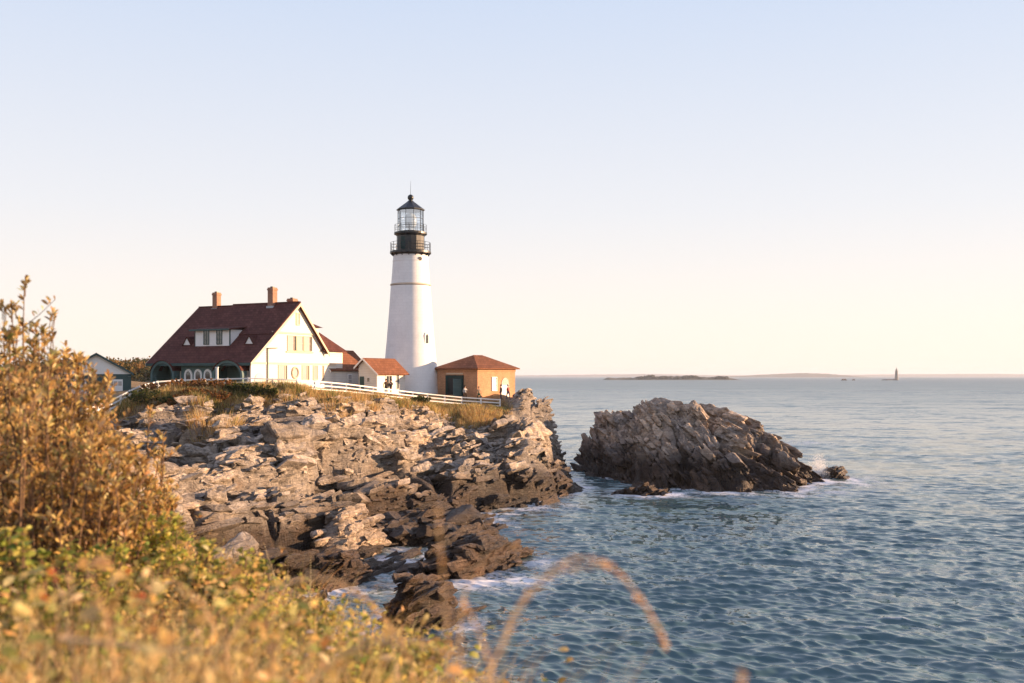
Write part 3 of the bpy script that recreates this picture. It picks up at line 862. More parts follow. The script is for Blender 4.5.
mbk = MB(); mbk.box(3.9, 8.7, .02, PD, -1.5, EZ + .2); mbk.box(0.02, .35, .02, PD, -1.5, EZ); mbk.build('front_wall', M['teal_wall'], house)
sl = (RZ - EZ) / (RY + .6)
roof = MB()
slab(roof, [(-.55, -.6, EZ), (L + .45, -.6, EZ), (L + .45, RY, RZ), (-.55, RY, RZ)], .16)
slab(roof, [(-.55, RY + .002, RZ), (L + .45, RY + .002, RZ), (L + .45, 12.1, 3.95), (-.55, 12.1, 3.95)], .16)
roof.box(-.5, 4.6, RY - .12, RY + .12, RZ - .05, RZ + .06)
roof.box(4.6, L + .4, RY - .16, RY + .16, RZ - .05, RZ + .17)
rfo = roof.build('roof', M['roof'], house)
# raised right-hand part of the roof sheet
r2 = MB(); slab(r2, [(4.6, 2.9, EZ + sl * 3.5 + .10), (L + .46, 2.9, EZ + sl * 3.5 + .10), (L + .46, RY, RZ + .13), (4.6, RY, RZ + .13)], .1)
r2.build('upper_roof', M['roof'], rfo)
for x in (L + .455, -.61):   # rake boards of the gable ends
    MB().prism([(x, -.62, EZ - .02), (x, RY, RZ - .02), (x, RY, RZ - .34), (x, -.62, EZ - .34)], (.06, 0, 0)).build('rake_board', M['cream'], house)
    MB().prism([(x, RY + .003, RZ - .02), (x, 12.15, 3.9), (x, 12.15, 3.58), (x, RY + .003, RZ - .34)], (.06, 0, 0)).build('rake_board', M['cream'], house)
tr = MB(); tr.box(-.5, L + .45, -.66, -.6, EZ - .3, EZ - .02); tr.build('fascia', M['teal'], house)
# horizontal belts of the gable
tr = MB()
tr.box(L, L + .07, -.02, D, 2.62, 2.8)
tr.box(L, L + .12, 3.1, 10.35, 5.85, 6.03)
tr.build('belt_course', M['cream'], house)
up = MB(); up.prism([(L, 3.35, 6.03), (L, 10.05, 6.03), (L, RY, 8.95)], (.1, 0, 0)); up.build('gable_panel', M['clap'], house)
# chimneys
for x, y, zb, w, hh in [(2.0, RY + .1, 8.4, .66, 10.75), (10.3, RY - .25, 8.4, .72, 10.95), (11.0, 9.3, 6.2, .8, 9.9)]:
    c = MB(); c.box(x - w / 2, x + w / 2, y - w / 2, y + w / 2, zb, hh); c.box(x - w / 2 - .05, x + w / 2 + .05, y - w / 2 - .05, y + w / 2 + .05, hh - .3, hh - .12)
    co = c.build('chimney', M['chimney'], house)
    f = MB(); f.box(x - w / 2 - .09, x + w / 2 + .09, y - w / 2 - .12, y + w / 2 + .06, zb, zb + .55); f.build('flashing', M['flash'], co)
    f = MB(); f.box(x - .16, x + .16, y - .16, y + .16, hh, hh + .12); f.build('flue', M['black'], co)
# front shed dormer
def rz(y): return EZ + sl * (y + .6)
dx0, dx1, dy, dz0, dz1 = 4.35, 9.15, 1.55, rz(1.55) - .1, 6.25
dm = MB(); ytop = (dz1 - EZ) / sl - .6
dm.prism([(dx0, dy, dz0), (dx0, dy, dz1), (dx0, ytop + .3, dz1), ], (dx1 - dx0, 0, 0))
do = dm.build('dormer', M['white'], house)
d2 = MB(); slab(d2, [(dx0 - .5, dy - .35, dz1 + .06), (dx1 + .25, dy - .35, dz1 + .06), (dx1 + .25, ytop + 1.2, dz1 + .55), (dx0 - .5, ytop + 1.2, dz1 + .55)], .14); d2.build('dormer_roof', M['roof'], do)
d2 = MB(); d2.box(dx0 - .5, dx1 + .25, dy - .40, dy - .35, dz1 - .1, dz1 + .07); d2.build('dormer_fascia', M['teal'], do)
for xx in (dx1, dx0): MB().box(xx - .03, xx + .03, dy - .04, dy + .1, dz0, dz1).build('corner_board', M['teal'], do)
for u in (5.95, 7.75): window(do, ('y', dy, -1), u, dz0 + .25, .78, 1.5, .06, 'teal', 'pane', (2, 3), .07)
# triangular roof vents
for u in (3.1, 11.7):
    y0 = 1.75; z0 = rz(y0) + .02
    v = MB(); v.prism([(u - .52, y0 - .1, z0 - .02), (u + .52, y0 - .1, z0 - .02), (u, y0 - .1, z0 + .78)], (0, 1.1, 0))
    vo = v.build('roof_vent', M['white'], house)
    v = MB(); slab(v, [(u - .66, y0 - .2, z0 - .1), (u, y0 - .2, z0 + .87), (u, y0 + 1.1, z0 + .87), (u - .66, y0 + 1.1, z0 - .1)], .06)
    slab(v, [(u + .66, y0 - .2, z0 - .1), (u + .002, y0 - .2, z0 + .87), (u + .002, y0 + 1.1, z0 + .87), (u + .66, y0 + 1.1, z0 - .1)], .06)
    v.build('vent_roof', M['roof'], vo)


def arch_porch(u0, u1):
    """arched porch front with a small barrel roof breaking the eave"""
    c = (u0 + u1) / 2; w = (u1 - u0) / 2; n = 20; zs = 1.45; hh = 1.3
    arc = [(c + w * math.cos(t), zs + hh * math.sin(t)) for t in [math.pi * k / n for k in range(n + 1)]]
    arco = [(c + (w + .28) * math.cos(t), zs + (hh + .24) * math.sin(t)) for t in [math.pi * k / n for k in range(n + 1)]]
    b = MB()
    for k in range(n):
        b.prism([(arc[k][0], -.75, arc[k][1]), (arco[k][0], -.75, arco[k][1]), (arco[k + 1][0], -.75, arco[k + 1][1]), (arc[k + 1][0], -.75, arc[k + 1][1])], (0, .75, 0))
    b.box(u0 - .28, u0, -.75, -.4, -1.5, zs); b.box(u1, u1 + .28, -.75, -.4, -1.5, zs)
    po = b.build('porch_arch', M['teal_wall'], house)
    b = MB()
    oo = [(c + (w + .36) * math.cos(t), zs + (hh + .31) * math.sin(t)) for t in [math.pi * (k + 2) / n for k in range(n - 3)]]
    oi = [(c + (w + .28) * math.cos(t), zs + (hh + .245) * math.sin(t)) for t in [math.pi * (k + 2) / n for k in range(n - 3)]]
    for k in range(len(oo) - 1):
        b.prism([(oi[k][0], -.86, oi[k][1]), (oo[k][0], -.86, oo[k][1]), (oo[k + 1][0], -.86, oo[k + 1][1]), (oi[k + 1][0], -.86, oi[k + 1][1])], (0, 1.6, 0))
    b.build('porch_roof', M['roof'], po)


arch_porch(.55, 3.35); arch_porch(9.25, 12.65)
for u in (2.55, 11.1):
    d = MB(); d.box(u - .5, u + .5, PD - .05, PD, -.4, 2.05); dd = d.build('door', M['white'], house)
    d = MB(); d.box(u - .3, u + .3, PD - .075, PD - .05, .9, 1.75); d.build('door_window', M['pale_pane'], dd)
window(house, ('y', PD, -1), 12.3, .6, .8, 1.3, .06, 'white', 'pane', (2, 2))
# three arched windows of the front
for u in (4.95, 6.3, 7.65):
    def arcpts(w, zc, zb, n=12): return [(u - w, zb)] + [(u - w * math.cos(math.pi * k / n), zc + w * 1.15 * math.sin(math.pi * k / n)) for k in range(n + 1)] + [(u + w, zb)]
    A, B = arcpts(.55, 1.5, .5), arcpts(.34, 1.5, .5)
    b = MB()
    for k in range(len(A) - 1): b.prism([(A[k][0], -.06, A[k][1]), (A[k + 1][0], -.06, A[k + 1][1]), (B[k + 1][0], -.06, B[k + 1][1]), (B[k][0], -.06, B[k][1])], (0, .09, 0))
    o = b.build('arched_window', M['white'], house)
    b = MB(); b.prism([(x, -.02, z) for x, z in B], (0, .05, 0)); b.build('pane', M['pane'], o)
# windows of the gable end
gx = ('x', L, 1)
window(house, ('x', L + .1, 1), RY, 6.8, .62, 1.35, .07, 'cream', 'pale_pane', (1, 2))
for k, (u, pn, w) in enumerate([(6.05, 'pale_pane', 1.1), (6.75, 'pane', .4), (7.55, 'pale_pane', 1.1), (8.75, 'pale_pane', 1.1), (9.42, 'pane', .36)]):
    window(house, gx, u, 4.05, w, 1.66, .07, 'cream', pn, (1, 1 if k in (1, 4) else 2), .06)
b = MB(); b.box(L, L + .11, 5.3, 9.75, 3.88, 4.03); b.build('window_sill', M['cream'], house)
for u, w, pn in [(4.6, 1.1, 'pale_pane'), (5.32, .3, 'pane'), (8.35, .9, 'pale_pane'), (9.0, .3, 'pane'), (10.2, .8, 'pale_pane'), (11.6, .25, 'pane')]:
    window(house, gx, u, .95, w, 1.62, .06, 'cream', pn, (1, 1), .06)
b = MB(); b.add([], [])
ring = [(L + .06, 6.75 + .52 * math.cos(t), 1.75 + .58 * math.sin(t)) for t in [2 * math.pi * k / 24 for k in range(25)]]
b.tube(ring, .09, 6); ov = b.build('oval_window', M['cream'], house)
b = MB(); b.prism([(L + .005, 6.75 + .45 * math.cos(t), 1.75 + .5 * math.sin(t)) for t in [2 * math.pi * k / 24 for k in range(24)]], (.03, 0, 0)); b.build('pane', M['pale_pane'], ov)
b = MB(); b.prism([(L + .001, 1.15 - .68 * math.cos(math.pi * k / 14), -.6 if k in () else .95 + .75 * math.sin(math.pi * k / 14)) for k in range(15)] + [(L + .001, 1.83, -.8), (L + .001, .47, -.8)], (.05, 0, 0))
b.build('side_arch', M['flash'], house)
b = MB(); b.tube([(L + .1, 2.35, -1), (L + .1, 2.35, 4.1), (L + .1, 2.35, 4.3)], .06, 8); b.tube([(L + .1, 2.35, 4.25), (L + .1, 3.8, 4.3)], .045, 6); b.build('downpipe', M['teal'], house)
b = MB(); b.box(L - .12, L + .03, -.08, .12, -1.5, EZ - .3); b.build('corner_board', M['white'], house)
# rear wing: hip roof and rear dormer
rw_ = MB(); rw_.box(L - 7, L - .05, 12.0, 15.2, -1.5, 4.2); rw_.build('rear_wing', M['clap'], house)
hp = MB()
E = [(L - 7.4, 11.2, 4.15), (L + .45, 11.2, 4.15), (L + .45, 15.6, 4.15), (L - 7.4, 15.6, 4.15)]; T1, T2 = (L - 4.8, 12.4, 6.9), (L - 2.3, 12.2, 7.0)
hp.add(E + [T1, T2], [(0, 1, 5, 4), (1, 2, 5), (2, 3, 4, 5), (3, 0, 4), (3, 2, 1, 0)]); hp.build('wing_roof', M['roof'], house)
dm = MB(); dm.box(L - 3.2, L - .55, 8.9, 11.5, 4.3, 6.75); do = dm.build('dormer', M['clap'], house)
window(do, ('x', L - .55, 1), 10.6, 5.0, .8, 1.3, .06, 'cream', 'pale_pane', (1, 2))
hp = MB(); E = [(L - 3.5, 8.4, 6.75), (L - .2, 8.4, 6.75), (L - .2, 11.85, 6.75), (L - 3.5, 11.85, 6.75)]; T = [(L - 2.2, 8.6, 7.75), (L - 1.7, 9.6, 7.75)]
hp.add(E + T, [(0, 1, 5, 4), (1, 2, 5), (2, 3, 4, 5), (3, 0, 4), (3, 2, 1, 0)]); hp.build('dormer_roof', M['roof'], do)


# ------------------------------------------------------------------ small buildings
def shed(name, org, rzv, w, d, eave, ridge, label, cat, wall, axis='y', oh=.35, trim='white', roofm='roof_sunlit', rx=.5):
    """gabled building: x across (0..-w), y depth; ridge along y"""
    o = empty(name, org, rzv, label=label, cat=cat)
    c_ = w * rx; s = (ridge - eave) / c_; el = ridge - s * (w - c_)
    b = MB(); b.prism([(0, 0, -1.5), (0, 0, eave), (-c_, 0, ridge - .06), (-w, 0, el), (-w, 0, -1.5)], (0, d, 0)); b.build('wall', M[wall], o)
    b = MB()
    slab(b, [(oh, -oh, eave - s * oh + .1), (oh, d + oh, eave - s * oh + .1), (-c_, d + oh, ridge + .1), (-c_, -oh, ridge + .1)], .12)
    slab(b, [(-w - oh, -oh, el - s * oh + .1), (-w - oh, d + oh, el - s * oh + .1), (-c_ - .002, d + oh, ridge + .1), (-c_ - .002, -oh, ridge + .1)], .12)
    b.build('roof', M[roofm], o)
    for sgn in (0, 1):
        xa = oh if sgn == 0 else -w - oh; xb = -c_ + (.001 if sgn == 0 else -.001); e_ = (eave if sgn == 0 else el) - s * oh
        MB().prism([(xa, -oh - .04, e_ + .09), (xb, -oh - .04, ridge + .09), (xb, -oh - .04, ridge - .14), (xa, -oh - .04, e_ - .14)], (0, .039, 0)).build('rake_board', M[trim], o)
    return o


b1 = shed('annex', HC + diry * (D - 1.0) + Vector((0, 0, 0)), -BETA, 4.9, 7.4, 2.15, 4.35, 'low white annex with sunlit red roof joined to the big house', 'outbuilding', 'clap', oh=.25)
window(b1, ('x', 0, 1), 3.6, .4, .8, 1.2, .06, 'white', 'pale_pane', (1, 2))
d = MB(); d.box(0, .05, 5.3, 6.1, -.5, 1.75); d.build('door', M['teal'], b1)
b2o = at(377, 384, 111.5); b2o.z = 10.2
b2 = shed('outbuilding', b2o, -BETA, 2.5, 5.7, 2.25, 3.75, 'small white outbuilding with sunlit red roof nearest the tower', 'outbuilding', 'clap', oh=.4, rx=.68)
window(b2, ('x', 0, 1), 2.35, .35, 1.25, 1.55, .06, 'white', 'pane', (2, 1))
window(b2, ('x', 0, 1), 4.15, .25, .5, 1.75, .06, 'white', 'pane', (1, 1), .06)
window(b2, ('y', 0, -1), -1.15, 1.1, .45, .55, .05, 'white', 'pane', (1, 1), .05)
d = MB(); d.box(-2.35, -1.75, -.05, 0, -.5, 1.75); d.build('door', M['teal'], b2)

# garage on the left
gq = at(131, 388, 104); gq.z = 10.0
gr = shed('garage', gq, R(22), 6.7, 7, 2.35, 4.3, 'small white gabled garage with dark teal trim behind the golden bushes', 'garage', 'white', oh=.28, trim='teal', roofm='roof')
b = MB(); b.box(-6.72, .02, -.06, -.001, 1.95, 2.2); b.box(-.3, .02, -.061, -.002, -1.5, 1.94); b.box(-6.72, -6.42, -.061, -.002, -1.5, 1.94); b.box(-6.42, -.3, -.04, -.003, -1.5, 1.95); b.build('trim', M['teal'], gr)
for u in (-1.4, -4.9):
    d = MB(); d.box(u - .8, u + .6, -.1, -.042, -.5, 1.65); dd = d.build('garage_door', M['white'], gr)
    d = MB()
    for k in range(3): d.box(u - .68 + k * .42, u - .34 + k * .42, -.12, -.101, 1.0, 1.45)
    d.build('door_window', M['pale_pane'], dd)

# engine house
ec = Vector(((477.5 - 512) / FPX * 117, 117, 0)); ez = 9.2
EB = R(40); e1, e2 = 6.6, 6.9
eh = empty('engine_house', (ec.x, ec.y, ez), R(-40) , label='square brick building with sunlit orange hip roof beside the tower', cat='building')
EH = 3.75
# local: corner at origin, walls run along -x (shaded front) and +y (lit side)
b = MB(); b.box(-e1, 0, 0, e2, -1.5, EH); b.build('wall', M['brick'], eh)
hp = MB(); o_ = .42
E = [(-e1 - o_, -o_, EH), (o_, -o_, EH), (o_, e2 + o_, EH), (-e1 - o_, e2 + o_, EH)]
T1, T2 = (-e1 / 2, e2 / 2 - .5, EH + 1.62), (-e1 / 2, e2 / 2 + 1.1, EH + 1.62)
E2 = [(x, y, z - .14) for x, y, z in E]
hp.add(E + [T1, T2] + E2, [(0, 1, 4), (1, 2, 5, 4), (2, 3, 5), (3, 0, 4, 5), (9, 8, 7, 6), (0, 6, 7, 1), (1, 7, 8, 2), (2, 8, 9, 3), (3, 9, 6, 0)])
hp.build('roof', M['roof_sunlit'], eh)
b = MB(); b.box(-e1 - .06, .06, -.06, e2 + .06, EH - .42, EH - .142); b.build('cornice', M['brick'], eh)
b = MB(); b.box(-.03, .05, .0, e2, -.2, .12); b.build('plinth', M['granite'], eh)
# doorway: surround, open leaf, dark door
b = MB(); b.box(-5.1, -4.75, -.12, 0.0, -.6, 2.9); b.box(-2.55, -2.2, -.12, 0, -.6, 2.9); b.box(-4.75, -2.55, -.12, 0, 2.55, 2.9); do = b.build('doorway', M['green'], eh)
b = MB(); b.box(-4.75, -2.55, -.04, 0, -.6, 2.55); b.build('door', M['black'], do)
b = MB(); b.box(-2.53, -2.44, -1.5, -.12, -.6, 2.5); b.build('open_door', M['teal_wall'], do)
b = MB(); b.box(-5.0, -2.3, -.09, 0, 3.0, 3.16); b.build('lintel', M['cream'], do)
window(eh, ('x', 0, 1), 3.0, 1.0, .95, 1.7, .08, 'white', 'pale_pane', (1, 2))
b = MB(); b.prism([(.001, 5.0 - .7 * math.cos(math.pi * k / 14), 1.75 + .85 * math.sin(math.pi * k / 14)) for k in range(15)], (.05, 0, 0)); ar = b.build('arched_vent', M['black'], eh)
b = MB(); b.box(.001, .045, 4.3, 5.7, .3, 1.74); b.build('panel', M['white'], ar)

# ------------------------------------------------------------------ fence
fe = empty('rail_fence', (0, 0, 0), label='white rail fence winding along the top of the headland', cat='fence')
seg = []
P = [Vector((FX[i], FY[i], FENCE[i].z)) for i in range(len(FX))]
tot = [0]
for i in range(1, len(P)): tot.append(tot[-1] + (P[i] - P[i - 1]).length)
npost = int(tot[-1] / 2.2)
pp = []
for k in range(npost + 1):
    s = tot[-1] * k / npost; i = max(1, min(len(P) - 1, bisect_left(tot, s))); f = (s - tot[i - 1]) / (tot[i] - tot[i - 1])
    pp.append(P[i - 1].lerp(P[i], f))
for k, q_ in enumerate(pp):
    b = MB(); b.box(q_.x - .08, q_.x + .08, q_.y - .06, q_.y + .06, q_.z - 1.5, q_.z + .06); b.build('post', M['white'], fe)
for dz, nm in ((-.03, 'top_rail'), (-.40, 'middle_rail'), (-.76, 'bottom_rail')):
    b = MB()
    for a_, c_2 in zip(pp[:-1], pp[1:]): b.bar(a_ + Vector((0, -.07, dz)), c_2 + Vector((0, -.07, dz)), .05, .12)
    b.build(nm, M['white'], fe)
q_ = at(217, 368, 93.6); b = MB(); b.box(q_.x - .1, q_.x + .1, q_.y - .1, q_.y + .1, 9.5, q_.z); b.box(q_.x - .13, q_.x + .13, q_.y - .13, q_.y + .13, q_.z, q_.z + .1)
tag(b.build('lamp_post', M['white']), 'short white post rising above the fence in front of the arched windows', 'post')


# ------------------------------------------------------------------ people
def person(loc, rz_, shirt, pants, hair, label, pose=0):
    V, E, RD, = [], [], []

    def j(p, r): V.append(p); RD.append(r); return len(V) - 1

    def chain(start, pts):
        a = start
        for p, r in pts: b_ = j(p, r); E.append((a, b_)); a = b_
        return a
    pel = j((0, 0, .95), .15)
    chest = chain(pel, [((0, .0, 1.12), .13), ((0, .01, 1.32), .155)])
    chain(chest, [((0, 0, 1.47), .06), ((0, -.015, 1.56), .085), ((0, -.02, 1.66), .10), ((0, -.01, 1.74), .06)])
    for s in (-1, 1):
        sw = .14 * s * (1 if pose else .4)
        chain(pel, [((.10 * s, -.02 - sw * .3, .86), .10), ((.105 * s, -.03 - sw, .48), .065), ((.11 * s, .02 - sw * 1.4, .10), .042), ((.12 * s, -.13 - sw * 1.4, .04), .04)])
        sh = chain(chest, [((.19 * s, 0, 1.41), .06)])
        if pose == 2 and s == 1:
            w = chain(sh, [((.28 * s, -.06, 1.17), .045), ((.16 * s, -.26, 1.30), .034)]); hp_ = (.12 * s, -.32, 1.36)
        else:
            w = chain(sh, [((.26 * s, .03, 1.13), .045), ((.27 * s, -.06 + sw * .5, .88), .034)]); hp_ = (.27 * s, -.08 + sw * .5, .81)
        h_ = chain(w, [(hp_, .032)])
        d = (Vector(hp_) - Vector(V[w])).normalized()
        for f in range(4):
            o_1 = Vector((0, (f - 1.5) * .02, 0)); lf = (.075, .085, .08, .062)[f]
            chain(h_, [(tuple(Vector(hp_) + o_1 + d * lf * .5), .009), (tuple(Vector(hp_) + o_1 + d * lf + Vector((-.012 * s, 0, 0))), .008)])
        chain(h_, [(tuple(Vector(hp_) + Vector((-.015 * s, -.035, 0)) + d * .02), .01), (tuple(Vector(hp_) + Vector((-.02 * s, -.045, 0)) + d * .05), .009)])
    me = bpy.data.meshes.new('person'); me.from_pydata(V, E, [])
    o = bpy.data.objects.new('person', me); COL.objects.link(o)
    sk = o.modifiers.new('s', 'SKIN'); ss = o.modifiers.new('u', 'SUBSURF'); ss.levels = ss.render_levels = 1
    for v, r in zip(me.skin_vertices[0].data, RD): v.radius = (r, r)
    me.skin_vertices[0].data[0].use_root = True
    dg = bpy.context.evaluated_depsgraph_get(); nm = bpy.data.meshes.new_from_object(o.evaluated_get(dg))
    o.modifiers.clear(); o.data = nm; bpy.data.meshes.remove(me)
    for m_ in (M['shoe'], pants, shirt, M['skin']): nm.materials.append(m_)
    for p_ in nm.polygons:
        c_ = p_.center
        ishand = abs(c_.x) > .12 and (Vector(c_) - Vector((c_.x, 0, 0))).z < .90 and abs(c_.x) > .22 or (pose == 2 and c_.y < -.22 and c_.z > 1.2)
        p_.material_index = 3 if (c_.z > 1.47 or ishand) else 0 if c_.z < .09 else 1 if c_.z < .98 else 2
        p_.use_smooth = True
    o.location = loc; o.rotation_euler = (0, 0, rz_)
    tag(o, label, 'person')
    b_ = MB(); b_.lathe([(.115, 1.62), (.122, 1.70), (.10, 1.78), (.05, 1.82), (.01, 1.83)], 14, cap=False)
    b_.v = [(x, y + .015 if z > 1.65 else max(y, -.03) + .02, z) for x, y, z in b_.v]
    b_.build('hair', hair, o, True)
    # face: eyes, nose, mouth
    b_ = MB()
    for s in (-1, 1): b_.box(s * .035 - .012, s * .035 + .012, -.125, -.11, 1.665, 1.68)
    b_.build('eyes', M['black'], o)
    b_ = MB(); b_.prism([(-.014, -.11, 1.625), (.014, -.11, 1.625), (0, -.11, 1.665)], (0, -.028, 0)); b_.build('nose', M['skin'], o)
    b_ = MB(); b_.box(-.022, .022, -.113, -.104, 1.592, 1.6); b_.build('mouth', M['lip'], o)
    return o


M['skin'] = paint('skin', (.55, .33, .23), .6); M['lip'] = paint('lip', (.4, .16, .13), .5); M['shoe'] = paint('shoe', (.05, .045, .04), .6)
cl = {k: paint('cloth_' + k, c, .9) for k, c in dict(tan=(.42, .29, .18), green=(.03, .10, .06), dark=(.04, .04, .05), navy=(.04, .05, .09), red=(.30, .08, .06), pale=(.5, .47, .44), brown=(.16, .09, .05), denim=(.10, .14, .22)).items()}
hr = {k: paint('hair_' + k, c, .7) for k, c in dict(dark=(.03, .02, .015), fair=(.30, .19, .09), grey=(.3, .3, .3)).items()}


def pers(px, Y, *a, **k):
    x = (px - CX) / FPX * Y; return person((x, Y, PZ(x, Y)), *a, **k)


def PZ(x, y): return mesh_h(x, y) - .02


pers(479, 115.6, R(20), cl['tan'], cl['green'], hr['fair'], 'person in tan jacket and dark green trousers by the brick building corner', 1)
pers(501, 116.4, R(-70), cl['dark'], cl['navy'], hr['dark'], 'person in black jacket standing by the brick building near the fence end', 0)
pers(465, 115.9, R(40), cl['pale'], cl['brown'], hr['dark'], 'person in pale top beside the open green door', 2)
pers(508, 116.8, R(60), cl['red'], cl['denim'], hr['grey'], 'person in red top and blue trousers at the seaward end of the fence', 1)
pers(386, 109.8, R(10), cl['brown'], cl['dark'], hr['dark'], 'person in brown top outside the small outbuilding', 1)
pers(391, 110.0, R(-30), cl['dark'], cl['brown'], hr['dark'], 'person in dark top and brown trousers outside the small outbuilding', 2)

# gull on the ledge
gp = at(512, 462, 99); gz = mesh_h(gp.x, gp.y)
gu = empty('seagull', (gp.x, gp.y, gz + .02), R(-60), label='white seagull standing on the dark rock ledge by the channel', cat='bird')
b = MB(); b.lathe([(.01, -.26), (.06, -.2), (.115, -.05), (.12, .08), (.08, .2), (.055, .27), (.065, .33), (.05, .39), (.012, .42)], 12)
b.v = [(x, (-.6 if z > .2 else 0) * (z - .2) * 0 + z * .92, .33 + y * .8 + (max(0, z - .12)) * .55) for x, y, z in b.v]
b.build('body', M['white'], gu, True)
b = MB(); b.bar((0, .36, .47), (0, .46, .44), .025, .03); b.build('beak', M['ochre'], gu)
for s in (-1, 1):
    b = MB(); b.prism([(s * .11, .16, .40), (s * .13, -.02, .42), (s * .06, -.34, .36), (s * .125, -.05, .28)], (s * .02, 0, 0)); b.build('wing', M['flash'], gu)
    b = MB(); b.tube([(s * .04, .02, .0), (s * .04, .0, .25)], .012, 5); b.build('leg', M['ochre'], gu)

# ------------------------------------------------------------------ far things
def ridge_mesh(name, pts, depth, Y, seed, mat_, rough_=.3, n=160, kind='structure', label=None):
    """pts: (px, height in m) of an island or hill at distance Y"""
    x = np.linspace(pts[0][0], pts[-1][0], n); hgt = np.interp(x, [p[0] for p in pts], [p[1] for p in pts])
    hgt = hgt * (1 + rough_ * fbm(x * .12, x * 0 + seed, seed, 4)); hgt[0] = hgt[-1] = 0
    X = (x - CX) / FPX * Y
    rows = []
    for v, s in ((0, -.5), (.15, 0), (.35, .6), (.5, 1.0), (.7, .8), (1, -.5)):
        rows.append(np.stack([X, Y + depth * (v - .0) + 0 * X, np.maximum(hgt * s, -2) if s > 0 else np.full_like(X, -1.0 if s else .0)], 1))
    return tag(link_mesh(name, mesh_np(name, np.concatenate(rows), [grid_faces(n, 6)]), mat_, smooth=False), label, kind=kind)


M['far_land'] = paint('far_land', (.10, .09, .06), .9, .25, .01)
M['far_woods'] = paint('far_woods', (.055, .055, .035), .9, .3, .05)
ridge_mesh('island', [(608, 0), (612, 6), (632, 7), (645, 9), (662, 12), (676, 10), (690, 13), (712, 9), (722, 8), (740, 7), (747, 0)], 260, 2900, 3, M['far_land'], .7, label='low wooded island far out on the sea')
ridge_mesh('hills', [(725, 0), (750, 14), (780, 28), (812, 40), (840, 36), (865, 16), (885, 0)], 900, 9200, 4, M['far_land'], .15, label='pale rounded hill on the horizon')
ridge_mesh('hills', [(470, 18), (540, 24), (600, 36), (660, 44), (720, 24), (760, 20), (860, 30), (930, 42), (1010, 48), (1080, 36), (1200, 40)], 1500, 15500, 6, M['far_land'], .2, label='faint line of low land along the horizon')
# woods on the island: one far mass of crowns
tri = []
rng = np.random.default_rng(8)
pts_ = []
for k in range(420):
    px = rng.uniform(636, 728); Yv = 2900 + rng.uniform(60, 160); hx = np.interp(px, [620, 650, 690, 735], [4, 9, 10, 5]) * (.35 + 1.1 * float(vnoise(np.array([px * .09]), np.array([.5]), 5)[0] + .5))
    pts_.append(((px - CX) / FPX * Yv, Yv, hx * .75, rng.uniform(3, 5.5)))
V_, F_ = [], []
for x, y, z, r in pts_:
    b0 = len(V_)
    for a in range(6): V_.append((x + r * math.cos(a * 1.047) * rng.uniform(.7, 1.2), y + r * math.sin(a * 1.047), z + rng.uniform(-1, 1)))
    V_.append((x, y, z + r * rng.uniform(.8, 1.5))); V_.append((x, y, z - 3))
    for a in range(6): F_ += [(b0 + a, b0 + (a + 1) % 6, b0 + 6), (b0 + (a + 1) % 6, b0 + a, b0 + 7)]
tag(link_mesh('woods', mesh_np('woods', np.array(V_), [np.array(F_)]), M['far_woods']), 'dark far-off woods covering the distant island', 'woods', kind='stuff')

# far lighthouse on its ledge
fy = 2800; fx = (896.5 - CX) / FPX * fy
fl = empty('ledge_lighthouse', (fx, fy, 0), label='distant grey granite lighthouse on a low ledge at the horizon', cat='lighthouse')
b = MB(); b.lathe([(5.2, -1), (5.0, 4), (4.2, 14), (3.7, 24), (3.9, 25), (3.9, 26)], 24); b.build('tower', M['granite'], fl, True)
b = MB(); b.lathe([(4.3, 26), (4.3, 26.8), (2.4, 27), (2.4, 31), (2.7, 31.2), (.6, 33.2), (.4, 35.5), (.1, 37)], 16); b.build('lantern', M['granite'], fl)
def ledge(px, Y, w, h, seed, label):
    n = 24; V_, F_ = [], []
    r = np.random.default_rng(seed); x0 = (px - CX) / FPX * Y
    for k in range(n):
        a = 2 * math.pi * k / n; q = r.uniform(.75, 1.15); V_.append((x0 + w * q * math.cos(a), Y + w * .5 * q * math.sin(a), -1))
    for k in range(n):
        a = 2 * math.pi * k / n; q = r.uniform(.3, .8); V_.append((x0 + w * q * math.cos(a), Y + w * .4 * q * math.sin(a), h * r.uniform(.4, 1)))
    V_.append((x0, Y, h))
    for k in range(n):
        k2 = (k + 1) % n; F_ += [(k, k2, n + k2), (k, n + k2, n + k), (n + k, n + k2, 2 * n)]
    tag(link_mesh('sea_ledge', mesh_np('l', np.array(V_), [np.array(F_)], {'tone': np.ones(len(V_))}), ROCK_ISLE), label, 'rock')
ledge(889, 2795, 26, 3.0, 1, 'low ledge of rock under the distant grey lighthouse')
ledge(844, 2700, 9, 4.5, 2, 'larger of two tiny far rocks left of the distant lighthouse')
ledge(853.5, 2700, 5, 3.8, 3, 'smaller of two tiny far rocks left of the distant lighthouse')


